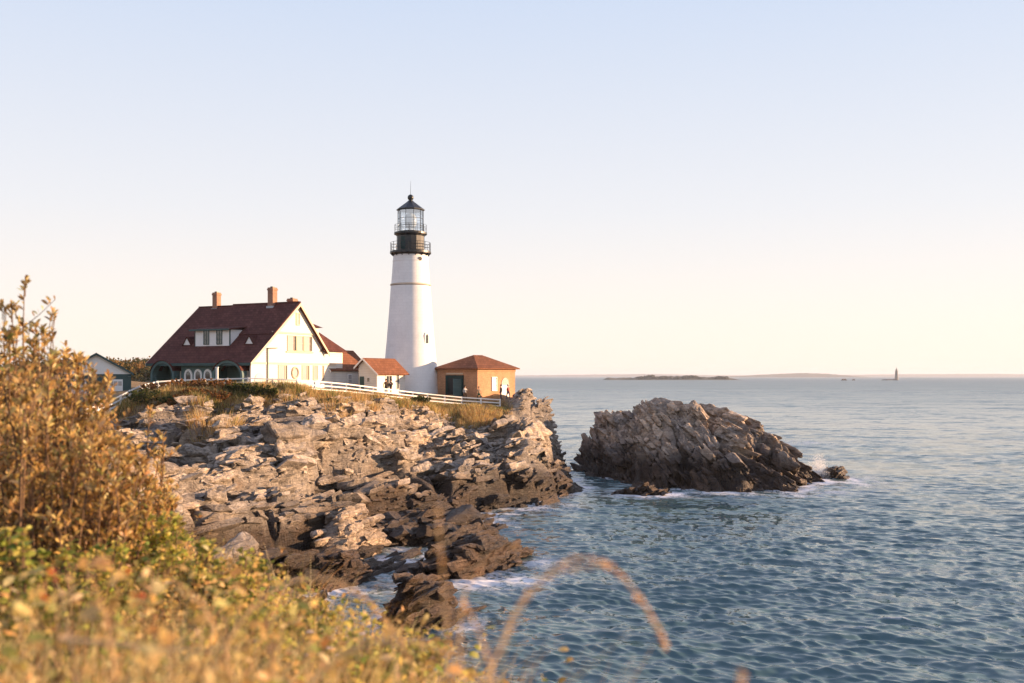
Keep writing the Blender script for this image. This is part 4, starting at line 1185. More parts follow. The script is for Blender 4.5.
# ------------------------------------------------------------------ vegetation
def leaves(pos, d, size, width, tints, droop=.25, rng=RNG):
    """arrays of leaves: six vertices each, folded along the midrib and curving"""
    n = len(pos); d = d / (np.linalg.norm(d, axis=1, keepdims=True) + 1e-9)
    rnd = rng.normal(size=(n, 3)); s = np.cross(d, rnd); s /= (np.linalg.norm(s, axis=1, keepdims=True) + 1e-9); u = np.cross(s, d)
    L_, W_ = size[:, None], (size * width)[:, None]
    dr = np.array([0, 0, -1.0]) * droop
    base = pos; m1 = pos + d * L_ * .35; m2 = pos + d * L_ * .7 + dr * L_ * .3; tip = pos + d * L_ + dr * L_ * .9
    V = np.stack([base, m1 + s * W_ * .5 + u * W_ * .2, m1 - s * W_ * .5 + u * W_ * .2, m2 + s * W_ * .42 + u * W_ * .15, m2 - s * W_ * .42 + u * W_ * .15, tip], 1).reshape(-1, 3)
    o = (np.arange(n) * 6)[:, None]
    tris = np.concatenate([o + np.array([0, 1, 2]), o + np.array([3, 5, 4])]); quads = o + np.array([1, 3, 4, 2])
    return V, tris, quads, np.repeat(tints, 6, 0)


def blades(base, h, lean, width, tints, seg=4, curl=1.0, rng=RNG):
    n = len(base); a = rng.uniform(0, 6.28, n); s = np.stack([np.cos(a), np.sin(a), 0 * a], 1)
    rows = []
    for k in range(seg + 1):
        t = k / seg
        c = base + lean * (t ** 2 * curl)[..., None] if False else base + lean * (t ** 1.8) + np.stack([0 * h, 0 * h, h * (t - .18 * t * t * np.clip(np.linalg.norm(lean, axis=1) / h, 0, 2))], 1)
        w = width * (1 - t) ** .7 + .0008
        rows += [c - s * w[:, None] / 2, c + s * w[:, None] / 2]
    V = np.stack(rows, 1).reshape(-1, 3); m = 2 * (seg + 1)
    o = (np.arange(n) * m)[:, None]
    q = np.concatenate([o + np.array([2 * k, 2 * k + 1, 2 * k + 3, 2 * k + 2]) for k in range(seg)])
    return V, q, np.repeat(tints, m, 0)


def tint(n, pal, w, var=.18, rng=RNG):
    pal = np.array(pal); i = rng.choice(len(pal), n, p=np.array(w) / sum(w))
    return np.clip(pal[i] * (1 + rng.normal(0, var, (n, 1))) * (1 + rng.normal(0, .06, (n, 3))), .004, .95)


GOLD = [(.50, .32, .11), (.56, .41, .17), (.38, .23, .08), (.30, .29, .095), (.64, .52, .28), (.16, .10, .05)]
GREENY = [(.33, .34, .07), (.50, .43, .10), (.18, .22, .05), (.60, .45, .13)]


def shrub(name, loc, hgt, spread, nst, label, cat, pal, wts, lsize=.072, per=10, lw=.28, seed=1, group=None, up=1.05, twigs=9, lowfrac=.25):
    rng = np.random.default_rng(seed)
    o = empty(name, loc, 0, label=label, cat=cat, group=group)
    stem = MB(); LP, LD = [], []
    nst = int(nst * 1.25)
    for k in range(nst):
        a = rng.uniform(0, 6.28); rr_ = spread * math.sqrt(rng.uniform(0, 1)); h_ = hgt * (1 - .38 * rng.uniform(0, 1) ** 1.6) * (1 - .25 * (rr_ / spread) ** 2)
        b0 = np.array([.35 * rr_ * math.cos(a), .35 * rr_ * math.sin(a), -.15]); t0 = np.array([rr_ * math.cos(a), rr_ * math.sin(a), h_]) + rng.normal(0, .05 * spread, 3) * [1, 1, 0]
        md = (b0 + t0) / 2 + np.array([rng.normal(0, .08), rng.normal(0, .08), .06 * h_])
        pts = [(1 - t) ** 2 * b0 + 2 * t * (1 - t) * md + t * t * t0 for t in (0, .25, .5, .75, 1)]
        stem.tube([tuple(p) for p in pts], [.014 * hgt / 1.6, .012 * hgt / 1.6, .009, .006, .003], 5)
        for q in range(18):
            t = 1 - .42 * rng.uniform(0, 1); e = rng.uniform(0, 6.28); LP.append((1 - t) ** 2 * b0 + 2 * t * (1 - t) * md + t * t * t0); LD.append((math.cos(e), math.sin(e), up * rng.uniform(.5, 1.8)))
        for w_ in range(twigs):
            t = lowfrac + (1 - lowfrac) * (w_ + rng.uniform(0, 1)) / twigs; bp = (1 - t) ** 2 * b0 + 2 * t * (1 - t) * md + t * t * t0
            aa = rng.uniform(0, 6.28); ln_ = rng.uniform(.06, .2) * hgt / 1.8; tp = bp + np.array([math.cos(aa) * ln_, math.sin(aa) * ln_, ln_ * rng.uniform(.5, 1.3)])
            if w_ >= twigs - 2: tp = t0 + rng.normal(0, .02, 3); bp = tp - (t0 - md) / np.linalg.norm(t0 - md) * .12
            stem.tube([tuple(bp), tuple((bp + tp) / 2 + [0, 0, -.01]), tuple(tp)], [.004, .003, .002], 4)
            for q in range(per):
                f = rng.uniform(.35, 1.0); bpp = bp + (tp - bp) * f; e = rng.uniform(0, 6.28); uu = up * rng.uniform(.5, 1.4)
                LP.append(bpp); LD.append((math.cos(e), math.sin(e), uu * 1.4))
    n = len(LP)
    stem.build('stems', BARK, o)
    V, tr_, q_, tn = leaves(np.array(LP), np.array(LD), lsize * rng.uniform(.6, 1.25, n), lw, tint(n, pal, wts, rng=rng), rng=rng)
    link_mesh('leaves', mesh_np('leaves', V, [tr_, q_], {'tint': tn}), LEAF, o)
    return o


def bush(px, ytop, Y, *a, **k):
    x = (px - CX) / FPX * Y; zt = EYE - (ytop - HY) / FPX * Y; g = ground(x, Y)
    return shrub(a[0], (x, Y, g), max(.3, (zt - g) * 1.05), *a[1:], **k)


G1 = 'golden bushes at the left of the bank'
bush(14, 288, 7.6, 'bush', .55, 26, 'tallest golden leafy bush at the left edge reaching above the horizon', 'bush', GOLD, (4, 4, 3, 2, 2, 1), seed=21, group=G1, per=11, twigs=11)
bush(-25, 310, 7.0, 'bush', .6, 22, 'golden bush cut off by the left border', 'bush', GOLD, (4, 4, 3, 2, 2, 1), seed=22, group=G1, per=11, twigs=10)
bush(54, 322, 7.9, 'bush', .5, 22, 'golden bush just right of the tallest one with loose tips against the sky', 'bush', GOLD, (5, 4, 3, 1, 2, 1), seed=23, group=G1, per=10, twigs=10)
bush(60, 352, 8.2, 'bush', .42, 20, 'golden bush in front of the white garage', 'bush', GOLD, (5, 4, 3, 1, 2, 1), seed=24, group=G1, per=10, twigs=10)
bush(30, 372, 6.4, 'bush', .6, 26, 'lower golden bush at the left edge under the tallest bush', 'bush', GOLD, (5, 4, 4, 1, 2, 1), seed=25, group=G1, per=9, twigs=9)
bush(90, 402, 8.6, 'bush', .36, 20, 'rusty golden bush below the garage beside the fence end', 'bush', GOLD, (6, 4, 4, 1, 1, 1), seed=26, group=G1, per=9, twigs=9)
bush(80, 415, 6.6, 'bush', .55, 24, 'brown gold bush low in the middle of the clump', 'bush', GOLD, (6, 3, 5, 1, 1, 2), seed=27, group=G1, per=9, twigs=9)
bush(150, 418, 9.3, 'bush', .2, 8, 'slender rust coloured bush standing against the rocks', 'bush', GOLD, (6, 3, 5, 1, 1, 1), seed=28, group=G1, per=9, twigs=9)
bush(140, 474, 8.0, 'bush', .36, 20, 'low brown gold bush at the right foot of the clump', 'bush', GOLD, (6, 3, 4, 2, 1, 1), seed=29, group=G1, per=9, twigs=8)
G2 = 'low green bushes on the bank'
bush(165, 515, 7.2, 'bush', .45, 26, 'low yellow green bush on the bank edge above the rocks', 'bush', GREENY, (4, 4, 3, 2), seed=31, group=G2, lsize=.055, lw=.5, up=.4)
bush(215, 545, 6.6, 'bush', .42, 24, 'low green bush where the bank drops to the cove', 'bush', GREENY, (4, 4, 3, 3), seed=32, group=G2, lsize=.05, lw=.5, up=.4)
bush(20, 525, 4.6, 'bush', .3, 22, 'bright green bush at the left edge low in the grass', 'bush', GREENY, (6, 3, 3, 1), seed=33, group=G2, lsize=.05, lw=.5, up=.4)
bush(110, 530, 5.6, 'bush', .35, 22, 'mixed green and gold bush in the middle of the bank', 'bush', GREENY, (3, 4, 3, 4), seed=34, group=G2, lsize=.05, lw=.45, up=.5)
bush(335, 640, 4.6, 'bush', .26, 20, 'dark green bush at the bottom with small white flowers beside it', 'bush', GREENY, (4, 3, 6, 1), seed=35, group=G2, lsize=.04, lw=.55, up=.4)
bush(400, 628, 4.6, 'bush', .26, 18, 'yellow green bush at the lowest lip of the bank', 'bush', GREENY, (4, 5, 2, 3), seed=36, group=G2, lsize=.04, lw=.5, up=.5)
bush(235, 592, 4.6, 'bush', .26, 18, 'green bush half sunk in the tall grass in the middle of the bank', 'bush', GREENY, (5, 4, 3, 1), seed=38, group=G2, lsize=.045, lw=.5, up=.4)
bush(60, 585, 3.8, 'bush', .24, 18, 'pale green bush rising out of the blurred grass at the lower left', 'bush', GREENY, (5, 5, 2, 2), seed=39, group=G2, lsize=.045, lw=.5, up=.4)
bush(285, 600, 5.4, 'bush', .34, 20, 'sparse golden green bush on the lip of the bank', 'bush', GREENY, (3, 4, 2, 5), seed=37, group=G2, lsize=.045, lw=.45, up=.6)

# ground cover on the bank: grass and leafy weeds, uncountable
def bank_pts(n, ymin, ymax, rng, edge=.25):
    Y = np.sqrt(rng.uniform(ymin ** 2, ymax ** 2, n)); w = rng.uniform(0, 1, n)
    xe = np.interp(Y, BY, BX) + edge; xl = -.75 * Y - 1.0
    X = xl + (xe - xl) * w
    return np.stack([X, Y, bank_h(X, Y)], 1)


rng = np.random.default_rng(77)
DRY = [(.62, .45, .20), (.54, .36, .14), (.44, .26, .10), (.70, .57, .32), (.38, .35, .12), (.24, .15, .07)]
B0 = bank_pts(22000, 1.6, 14, rng)
hh = rng.uniform(.2, .62, len(B0)) * (1 + .45 * vnoise(B0[:, 0] * .9, B0[:, 1] * .9, 9))
# tall seeding grass standing near the path, up to chest height
nq = 2400
Yq = rng.uniform(1.5, 4.2, nq); pq = rng.uniform(-60, 500, nq)
NB = np.stack([(pq - CX) / FPX * Yq, Yq, 0 * Yq], 1); NB[:, 2] = bank_h(NB[:, 0], NB[:, 1])
nh = EYE - (548 + .00042 * np.clip(pq, 0, 600) ** 2 + rng.uniform(0, 1, nq) ** .7 * 130 - 30 * vnoise(pq * .02, Yq, 13) - HY) / FPX * Yq - NB[:, 2]
ok = nh > .25
B0 = np.concatenate([B0, NB[ok]]); hh = np.concatenate([hh, nh[ok]])
V, q_, tn = blades(B0, hh, rng.normal(0, .2, (len(B0), 3)) * [1, 1, 0] * (.6 + hh[:, None]) + [.05, 0, 0], rng.uniform(.004, .010, len(B0)), tint(len(B0), DRY, (5, 3, 2, 5, 2.5, .4), rng=rng), rng=rng)
tag(link_mesh('meadow_grass', mesh_np('meadow_grass', V, [q_], {'tint': tn}), GRASS), 'dry golden grass covering the foreground bank', 'grass', kind='stuff')
# leafy weeds
nw = 3200
W0 = bank_pts(nw, 1.7, 13, rng, .35)
wh = rng.uniform(.25, .6, nw) * (1 + .5 * vnoise(W0[:, 0] * .8 + 5, W0[:, 1] * .8, 19))
k_ = 16
Yq = rng.uniform(1.7, 4.2, 190); pq = rng.uniform(-60, 480, 190)
WN = np.stack([(pq - CX) / FPX * Yq, Yq, 0 * Yq], 1); WN[:, 2] = bank_h(WN[:, 0], WN[:, 1])
wn = EYE - (550 + .00042 * np.clip(pq, 0, 600) ** 2 + rng.uniform(0, 1, 190) * 110 - HY) / FPX * Yq - WN[:, 2]
W0 = np.concatenate([W0, WN]); wh = np.concatenate([wh, np.maximum(wn, .2)]); nw = len(W0)
P0 = np.repeat(W0, k_, 0); t = rng.uniform(.25, 1, nw * k_); le = np.repeat(rng.normal(0, .1, (nw, 2)), k_, 0)
LPz = P0 + np.concatenate([le * t[:, None], (np.repeat(wh, k_) * t)[:, None]], 1)
e = rng.uniform(0, 6.28, len(LPz)); LDz = np.stack([np.cos(e), np.sin(e), rng.uniform(.1, 1.2, len(e))], 1)
patch = .85 * np.repeat(sst(-.1, .35, vnoise(W0[:, 0] * .7, W0[:, 1] * .7, 29)), k_)
ta = tint(len(LPz), GREENY, (4, 4, 3, 3), rng=rng); tb = tint(len(LPz), GOLD, (5, 5, 3, 1, 2, 1), rng=rng)
tl = np.where((rng.uniform(0, 1, len(LPz)) < patch)[:, None], ta, tb)
V, tr_, q_, tn = leaves(LPz, LDz, rng.uniform(.025, .065, len(LPz)), .42, tl, rng=rng)
tag(link_mesh('weeds', mesh_np('weeds', V, [tr_, q_], {'tint': tn}), LEAF), 'tangled leafy green and gold weeds covering the foreground bank', 'weeds', kind='stuff')

# tall dry grass stalks close to the lens: each a thing
STALK = paint('dry_stalk', (.62, .42, .22), .8, .15, 30)


def stalk(pts, r0, label, head=True, group='dry grass stalks close to the camera', dens=60, seed=1, hl=.3):
    """pts: (px, py, Y) control points from foot to tip"""
    rng = np.random.default_rng(seed)
    P = np.array([at(*p) for p in pts]); n = 40
    tt = np.linspace(0, 1, len(P)); ti = np.linspace(0, 1, n)
    C = np.stack([np.interp(ti, tt, P[:, k]) for k in range(3)], 1)
    for _ in range(6): C[1:-1] = (C[:-2] + C[1:-1] * 2 + C[2:]) / 4
    o = empty('grass_stalk', tuple(C[0]), label=label, cat='grass stalk', group=group)
    Cl = C - C[0]
    b = MB(); b.tube([tuple(c) for c in Cl], [r0 * (1 - .75 * i / (n - 1)) for i in range(n)], 6); b.build('stem', STALK, o, True)
    if head:
        m = dens; s = rng.uniform(1 - hl, 1, m) * (n - 1); i0 = np.minimum(s.astype(int), n - 2); f = (s - i0)[:, None]
        p = Cl[i0] * (1 - f) + Cl[i0 + 1] * f; d = Cl[i0 + 1] - Cl[i0]; d /= np.linalg.norm(d, axis=1, keepdims=True)
        V, tr_, q_, tn = leaves(p, d + rng.normal(0, .35, (m, 3)), rng.uniform(.006, .014, m), .3, tint(m, [(.66, .44, .24), (.72, .52, .31), (.54, .34, .17)], (3, 2, 2), rng=rng), rng=rng)
        link_mesh('seed_head', mesh_np('seed_head', V, [tr_, q_], {'tint': tn}), GRASS, o)
    return o


stalk([(455, 760, 1.5), (480, 690, 1.5), (503, 640, 1.52), (525, 600, 1.55), (548, 570, 1.55), (572, 556, 1.56), (598, 558, 1.57), (622, 573, 1.57), (643, 602, 1.57), (658, 628, 1.57), (664, 642, 1.57)], .003, 'long arching dry grass stalk curving over the water', seed=1, hl=.62, dens=200)
stalk([(470, 770, 1.6), (484, 700, 1.6), (497, 650, 1.62), (515, 608, 1.64), (537, 582, 1.65), (560, 570, 1.66), (590, 566, 1.66), (612, 565, 1.66)], .0028, 'second bent stalk running beside the long arching one', seed=2, hl=.55, dens=120)
stalk([(458, 780, 1.45), (452, 690, 1.45), (446, 620, 1.45), (441, 555, 1.45), (438, 508, 1.45)], .002, 'upright blurred grass stalk in front of the shelf of rock', seed=3, hl=.4, dens=26)
stalk([(468, 770, 1.7), (462, 690, 1.7), (458, 630, 1.7), (466, 585, 1.72), (490, 556, 1.72), (515, 545, 1.72)], .003, 'thin stalk leaning right behind the upright blurred one', seed=4, hl=.4, dens=70)
stalk([(190, 740, 1.9), (212, 670, 1.9), (240, 620, 1.9), (272, 588, 1.9), (310, 576, 1.9), (345, 582, 1.9), (375, 606, 1.9), (398, 640, 1.9), (410, 660, 1.9)], .0042, 'arching stalk with drooping tip in front of the cove rocks', seed=5, hl=.5, dens=110)
stalk([(60, 640, 1.7), (110, 643, 1.7), (150, 648, 1.7), (200, 652, 1.7), (255, 646, 1.7)], .0045, 'pale stalk lying flat across the lower left grass', seed=6, head=False)
stalk([(290, 760, 1.5), (300, 700, 1.5), (330, 660, 1.5), (370, 640, 1.5), (420, 640, 1.5), (450, 655, 1.5)], .004, 'golden stalk arching low at the bottom beside the bank lip', seed=7, hl=.5, dens=110)
stalk([(120, 780, 1.7), (118, 690, 1.7), (106, 620, 1.7), (90, 575, 1.7)], .0025, 'upright golden stalk low at the left with feathery head', seed=8, hl=.6, dens=150)
stalk([(250, 780, 1.9), (238, 700, 1.9), (222, 640, 1.9), (200, 600, 1.9), (172, 580, 1.9)], .0025, 'golden stalk leaning left in the middle of the grass', seed=9, hl=.6, dens=130)
stalk([(735, 750, 1.2), (738, 700, 1.2), (742, 676, 1.2)], .004, 'tip of a tan stalk poking up at the bottom right of centre', seed=10, hl=.7, dens=90)
stalk([(505, 760, 1.5), (500, 715, 1.5), (492, 670, 1.5), (478, 630, 1.5), (462, 600, 1.5)], .0032, 'short stalk leaning left at the foot of the long arching one', seed=11, hl=.5, dens=80)

# near leafy sprigs, strongly out of focus, and red leaves
def sprig(px, py, Y, h, nl, pal, w, label, seed, ls=.05, cat='sprig', group='leafy sprigs close to the camera'):
    rng = np.random.default_rng(seed); p = at(px, py, Y); g = ground(p.x, p.y); hh_ = p.z - g
    o = empty('sprig', (p.x, p.y, g), label=label, cat=cat, group=group)
    b = MB(); b.tube([(0, 0, -.05), (.01, .02, hh_ * .5), (0, 0, hh_)], [.005, .004, .002], 6); b.build('stem', BARK, o)
    t = rng.uniform(1 - h, 1, nl); P_ = np.stack([rng.normal(0, .02, nl), rng.normal(0, .02, nl), hh_ * t], 1); e = rng.uniform(0, 6.28, nl)
    V, tr_, q_, tn = leaves(P_, np.stack([np.cos(e), np.sin(e), rng.uniform(.0, 1.3, nl)], 1), ls * rng.uniform(.6, 1.2, nl), .42, tint(nl, pal, w, rng=rng), rng=rng)
    link_mesh('leaves', mesh_np('leaves', V, [tr_, q_], {'tint': tn}), LEAF, o)


YEL = [(.55, .40, .12), (.45, .27, .07), (.33, .30, .07), (.62, .50, .24)]
for k, (px, py, Y, lb) in enumerate([(20, 590, 1.9, 'yellow sprig at the lower left edge'), (70, 570, 2.1, 'yellow sprig above the flat lying stalk'), (40, 640, 1.6, 'blurred pale gold sprig in the lower left corner'),
                                     (150, 560, 2.4, 'gold sprig left of the green bush in the bank middle'), (110, 610, 1.8, 'gold sprig just above the flat lying stalk'), (170, 630, 1.7, 'ochre sprig right over the flat lying stalk'),
                                     (225, 610, 2.3, 'ochre sprig in the middle of the foreground grass'), (270, 640, 2.0, 'pale sprig under the arching stalk'), (80, 668, 1.5, 'large blurred sprig at the bottom left'),
                                     (330, 665, 2.0, 'ochre sprig at the bottom below the dark green bush'), (410, 660, 2.3, 'pale gold sprig at the bottom near the bank lip'), (200, 665, 1.6, 'blurred tan sprig at the bottom left of centre'), (455, 668, 2.6, 'gold sprig on the very end of the bank lip')]):
    sprig(px, py, Y, .55, 22, YEL, (4, 4, 2, 3), lb, 300 + k, ls=.042)
sprig(55, 565, 2.0, .06, 3, [(.5, .045, .02)], (1,), 'small sprig with red leaves at the left', 401, ls=.035)
sprig(143, 572, 2.2, .06, 3, [(.5, .06, .02)], (1,), 'small sprig with red leaves near the bank middle', 402, ls=.035)

# asters beside the dark green bush
for k, (px, py) in enumerate([(310, 632), (330, 648), (338, 655), (362, 634), (308, 655)]):
    rng = np.random.default_rng(500 + k); p = at(px, py, 4.2); g = ground(p.x, p.y)
    o = empty('aster', (p.x, p.y, g), label='tiny white aster flower beside the dark green bush', cat='flower', group='white asters')
    hq = p.z - g
    b = MB(); b.tube([(0, 0, 0), (0, 0, hq)], .003, 5); b.build('stem', BARK, o)
    n = 14; e = np.linspace(0, 6.28, n, endpoint=False)
    V, tr_, q_, tn = leaves(np.tile([[0, 0, hq]], (n, 1)), np.stack([np.cos(e), np.sin(e), .3 + 0 * e], 1), np.full(n, .018), .35, np.tile([[.7, .62, .68]], (n, 1)), rng=rng)
    link_mesh('petals', mesh_np('petals', V, [tr_, q_], {'tint': tn}), LEAF, o)

# headland vegetation -----------------------------------------------------
rng = np.random.default_rng(900)
n = 140000
X = rng.uniform(-45, 0.2, n); fyv = np.interp(X, FX, FY); off = rng.uniform(-1.5, 11.5, n) ; Yv = fyv - off
keep = (soil_mask(X, Yv) > rng.uniform(.15, .8, n)) & (vnoise(X * .5, Yv * .5, 41) > -.45)
X, Yv = X[keep], Yv[keep]
ii = np.clip(np.searchsorted(xs, X), 0, len(xs) - 1); jj = np.clip(np.searchsorted(ys, Yv), 0, len(ys) - 1); Z = H[jj, ii]
n = len(X); front = fyv[keep] - Yv
hh = rng.uniform(.3, .95, n) * np.where(front < 1.5, np.where(X > -19, .2, .3), np.where((X > -19) & (front < 4.5), .45, 1.0)) * (1 + .5 * vnoise(X * .35, Yv * .35, 42))
tl = tint(n, DRY, (4, 4, 4, 2, 3, 2), rng=rng); gmix = sst(-.05, .35, vnoise(X * .3, Yv * .4, 43))
tl = np.where((rng.uniform(0, 1, n) < gmix * .6)[:, None], tint(n, [(.16, .17, .04), (.24, .22, .06)], (1, 1), rng=rng), tl)
V, q_, tn = blades(np.stack([X, Yv, Z - .05], 1), hh, rng.normal(0, .2, (n, 3)) * [1, 1, 0], rng.uniform(.03, .07, n), tl, seg=3, rng=rng)
tag(link_mesh('cliff_grass', mesh_np('cliff_grass', V, [q_], {'tint': tn}), GRASS), 'dry grass along the top of the headland below the fence', 'grass', kind='stuff')

# tussocks growing in clefts lower on the rock
def tuft(px, py, Y, r, n, label, seed, pal=DRY, w=(4, 4, 4, 1, 1, 1), h=.9):
    rng = np.random.default_rng(seed); p = at(px, py, Y); g = mesh_h(p.x, p.y)
    a = rng.uniform(0, 6.28, n); q = r * np.sqrt(rng.uniform(0, 1, n)); bx_, by_ = q * np.cos(a), q * np.sin(a) * 1.2
    bz = np.array([mesh_h(p.x + u, p.y + v) for u, v in zip(bx_, by_)]) - g
    V, q_, tn = blades(np.stack([bx_, by_, bz - .08], 1), rng.uniform(.4, 1, n) * h, np.stack([bx_, by_, 0 * a], 1) * .3 + rng.normal(0, .12, (n, 3)) * [1, 1, 0], rng.uniform(.03, .06, n), tint(n, pal, w, rng=rng), seg=3, rng=rng)
    o = link_mesh('tussock', mesh_np('tussock', V, [q_], {'tint': tn}), GRASS); o.location = (p.x, p.y, g)
    tag(o, label, 'grass tuft', 'grass tufts on the headland rocks')


tuft(478, 420, 108.5, 1.7, 1300, 'big orange grass tuft on the rocks below the brick building', 1, h=1.35)
tuft(468, 428, 106.5, 1.2, 700, 'smaller orange grass tuft just under the big one', 2, h=1.5)
tuft(215, 437, 81, 2.0, 1300, 'brown grass tuft in a hollow high on the left rocks', 3, h=1.6)
tuft(228, 432, 82, 1.3, 400, 'brown grass tuft right of the hollow on the left rocks', 4)
tuft(338, 410, 91, 1.6, 600, 'tall straw tuft at the notch under the fence', 5, h=1.4)
tuft(365, 405, 97, 1.5, 500, 'straw tuft under the fence left of the tower', 6, h=1.4)
tuft(160, 405, 87.5, 1.6, 600, 'russet tuft under the curve of the fence', 7)

G3 = 'shrubs along the top of the headland'
CL = [(.05, .07, .025), (.09, .11, .03), (.14, .13, .04)]
RU = [(.28, .12, .045), (.34, .18, .06), (.20, .09, .04), (.16, .15, .04)]
for k, (px, py, Y, hgt, spr, pal, lb) in enumerate([
        (255, 394, 89, 1.1, 1.4, CL, 'dark green shrub under the fence below the house corner'), (268, 395, 89, .9, 1.1, CL, 'dark green shrub second along below the house corner'),
        (238, 393, 89.5, .9, 1.2, CL, 'dark olive shrub under the left end of the gable roof'), (330, 391, 92, .9, 1.2, CL, 'green shrub below the back of the house'),
        (420, 402, 107, .8, 1.1, CL, 'small green shrub below the lighthouse foot'), (180, 391, 90.5, 1.3, 1.8, RU, 'russet shrub below the left arched porch'),
        (205, 390, 91, 1.2, 1.7, RU, 'russet shrub below the three arched windows'), (158, 394, 90, 1.3, 1.7, RU, 'russet shrub at the bend of the fence'),
        (172, 402, 87, 1.0, 1.5, CL, 'olive shrub on the slope below the bend of the fence'), (222, 391, 90.5, 1.1, 1.6, RU, 'russet shrub below the white post'),
        (185, 412, 86, 1.0, 1.4, RU, 'russet shrub low on the slope at the left edge of the rocks'), (163, 420, 84.5, 1.1, 1.5, RU, 'lowest russet shrub on the slope beside the golden bushes'), (217, 404, 87.5, .9, 1.3, RU, 'russet shrub on the slope below the right arched porch'),
        (143, 407, 86, 1.4, 1.6, CL, 'dark shrub in the shade beyond the golden bushes'), (195, 400, 88, .9, 1.3, RU, 'russet shrub lower on the slope above the rocks')]):
    p = at(px, py, Y); g = mesh_h(p.x, p.y)
    shrub('shrub', (p.x, p.y, g - .1), hgt, spr, 30, lb, 'shrub', pal, [3, 3, 2] if len(pal) == 3 else [3, 3, 2, 1], lsize=.16, per=10, lw=.6, seed=700 + k, group=G3, twigs=7, lowfrac=.1)

# wooded rise behind the garage
hx = nonuni([(-170, -55, 6.0)]); hy = nonuni([(215, 300, 6.0)])
HX, HYY = np.meshgrid(hx, hy)
HZ = 9 + 4.2 * np.exp(-((HYY - 258) / 26) ** 2) * sst(-62, -84, HX) + .5 * fbm(HX * .05, HYY * .05, 61, 3)
tag(link_mesh('hill', mesh_np('hill', np.stack([HX.ravel(), HYY.ravel(), HZ.ravel()], 1), [grid_faces(len(hx), len(hy))]), paint('hill_soil', (.16, .11, .05), .9, .2, .1)), 'low wooded rise behind the garage and the house', kind='structure')
n = 52000; cxy = np.stack([rng.uniform(-125, -64, 420), rng.uniform(232, 268, 420)], 1); ci = rng.integers(0, 420, n)
crz = rng.uniform(1.2, 2.4, 420); v = rng.normal(size=(n, 3)); v /= np.linalg.norm(v, axis=1, keepdims=True); v *= (rng.uniform(.3, 1, n) ** .4)[:, None] * crz[ci][:, None]
cz = 9 + 4.2 * np.exp(-((cxy[:, 1] - 258) / 26) ** 2) * sst(-62, -84, cxy[:, 0])
P_ = np.concatenate([cxy[ci] + v[:, :2], (cz[ci] + crz[ci] * .6 + v[:, 2])[:, None]], 1)
cpal = np.array([(.22, .12, .04), (.12, .10, .035), (.30, .18, .06), (.07, .075, .03)])[rng.integers(0, 4, 420)]
V, tr_, q_, tn = leaves(P_, rng.normal(size=(n, 3)), rng.uniform(.3, .7, n), .7, np.clip(cpal[ci] * (1 + rng.normal(0, .2, (n, 1))), .01, 1), rng=rng)
tag(link_mesh('far_wood', mesh_np('far_wood', V, [tr_, q_], {'tint': tn}), LEAF), 'autumn coloured wood on the rise behind the garage', 'woods', kind='stuff')

# surf spray on the toe of the islet
n = 6000; q = rng.uniform(0, 1, n) ** .7
sp = np.stack([35.9 + rng.normal(0, .6, n) * (1.2 - .5 * q), 116.5 + rng.normal(0, .6, n), 0.1 + 2.9 * q * rng.uniform(.2, 1, n)], 1)
V, tr_, q_, tn = leaves(sp, rng.normal(size=(n, 3)), rng.uniform(.015, .075, n), .8, np.full((n, 3), .85), rng=rng)
tag(link_mesh('sea_spray', mesh_np('sea_spray', V, [tr_, q_], {'tint': tn}), LEAF), 'white spray bursting at the seaward tip of the islet', 'spray', kind='stuff')

# ------------------------------------------------------------------ air
m, nt, out = nodes('haze_air')
pv = N(nt, 'VolumePrincipled'); pv.inputs['Color'].default_value = (.80, .87, 1.0, 1); pv.inputs['Density'].default_value = 6.0e-5; pv.inputs['Anisotropy'].default_value = .1
nt.links.new(pv.outputs[0], out.inputs['Volume'])
b = MB(); b.box(-21000, 21000, -300, 21000, -9.5, 75)
hz = b.build('haze', m); tag(hz, 'thin pale sea haze over the whole bay', kind='stuff')

# ------------------------------------------------------------------ light, sky, camera
sd = Vector((math.cos(SUN_EL) * math.cos(SUN_AZ), math.cos(SUN_EL) * math.sin(SUN_AZ), math.sin(SUN_EL)))
sl_ = bpy.data.lights.new('sun', 'SUN'); sl_.energy = 5.0; sl_.angle = R(.6); sl_.color = (1.0, .64, .37)
so = bpy.data.objects.new('sun', sl_); COL.objects.link(so); so.rotation_euler = (-sd).to_track_quat('-Z', 'Y').to_euler(); so.location = (60, 20, 60)

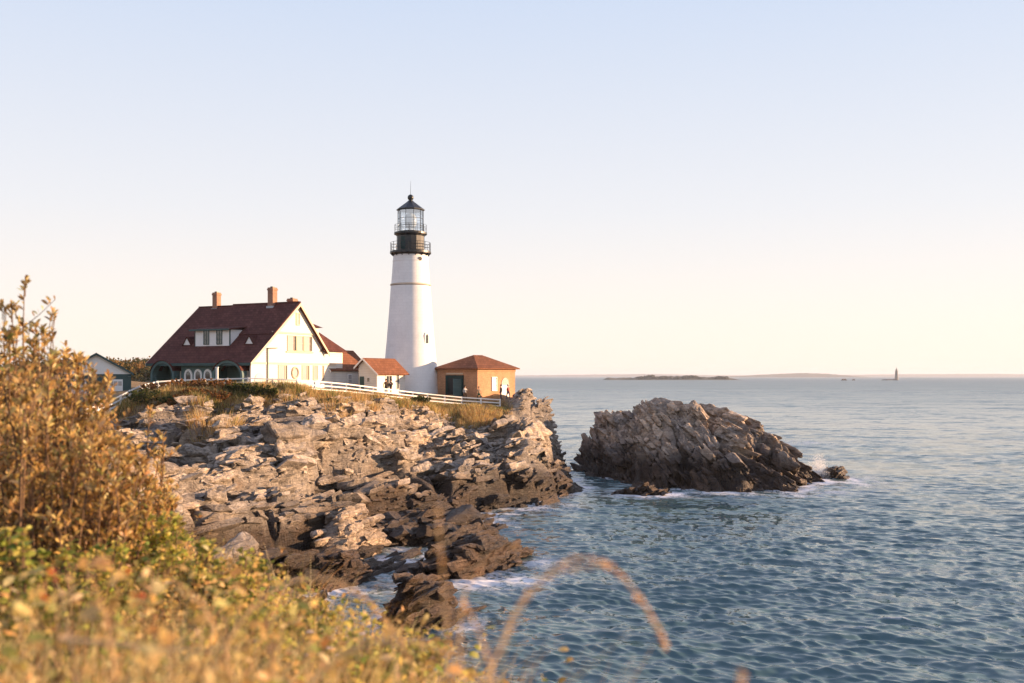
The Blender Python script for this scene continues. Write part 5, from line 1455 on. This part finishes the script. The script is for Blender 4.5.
w = bpy.data.worlds.new('World'); SC.world = w; w.use_nodes = True
nt = w.node_tree; nt.nodes.clear()
out = nt.nodes.new('ShaderNodeOutputWorld'); bg = nt.nodes.new('ShaderNodeBackground'); bg.inputs[1].default_value = .0575
sky = nt.nodes.new('ShaderNodeTexSky'); sky.sky_type = 'NISHITA'; sky.sun_disc = False
sky.sun_elevation = SUN_EL; sky.sun_rotation = R(90) - SUN_AZ; sky.air_density = 1.0; sky.dust_density = 1.0; sky.ozone_density = 1.0; sky.altitude = 10
tcw = nt.nodes.new('ShaderNodeTexCoord'); sxw = nt.nodes.new('ShaderNodeSeparateXYZ'); nt.links.new(tcw.outputs['Generated'], sxw.inputs[0])
grad = ramp(nt, sxw.outputs[2], [(0.0, (7.9, 7.05, 6.15)), (.05, (7.75, 6.95, 6.3)), (.16, (6.45, 6.4, 6.65)), (.36, (4.72, 5.4, 6.7)), (.6, (3.9, 4.5, 6.2)), (1.0, (2.6, 3.2, 5.4))])
SKYMIX = .9
nt.links.new(mixc(nt, SKYMIX, sky.outputs[0], grad), bg.inputs[0]); nt.links.new(bg.outputs[0], out.inputs[0])

cam = bpy.data.cameras.new('camera'); co = bpy.data.objects.new('camera', cam); COL.objects.link(co); SC.camera = co
cam.sensor_width = 36; cam.lens = FPX / 1024 * 36; cam.shift_y = (HY - 341.5) / 1024
co.location = (0, 0, EYE); co.rotation_euler = (R(90), 0, 0); cam.clip_start = .05; cam.clip_end = 120000
cam.dof.use_dof = True; cam.dof.focus_distance = 105; cam.dof.aperture_fstop = 2.0

SC.render.engine = 'CYCLES'
cy = SC.cycles
cy.use_denoising = True
cy.max_bounces = 6; cy.diffuse_bounces = 3; cy.glossy_bounces = 3; cy.transmission_bounces = 4; cy.volume_bounces = 0; cy.transparent_max_bounces = 8
cy.caustics_reflective = False; cy.caustics_refractive = False; cy.sample_clamp_indirect = 4
vs = SC.view_settings; vs.view_transform = 'Standard'; vs.look = 'None'; vs.exposure = 1.36; vs.gamma = 1.0; vs.use_curve_mapping = False
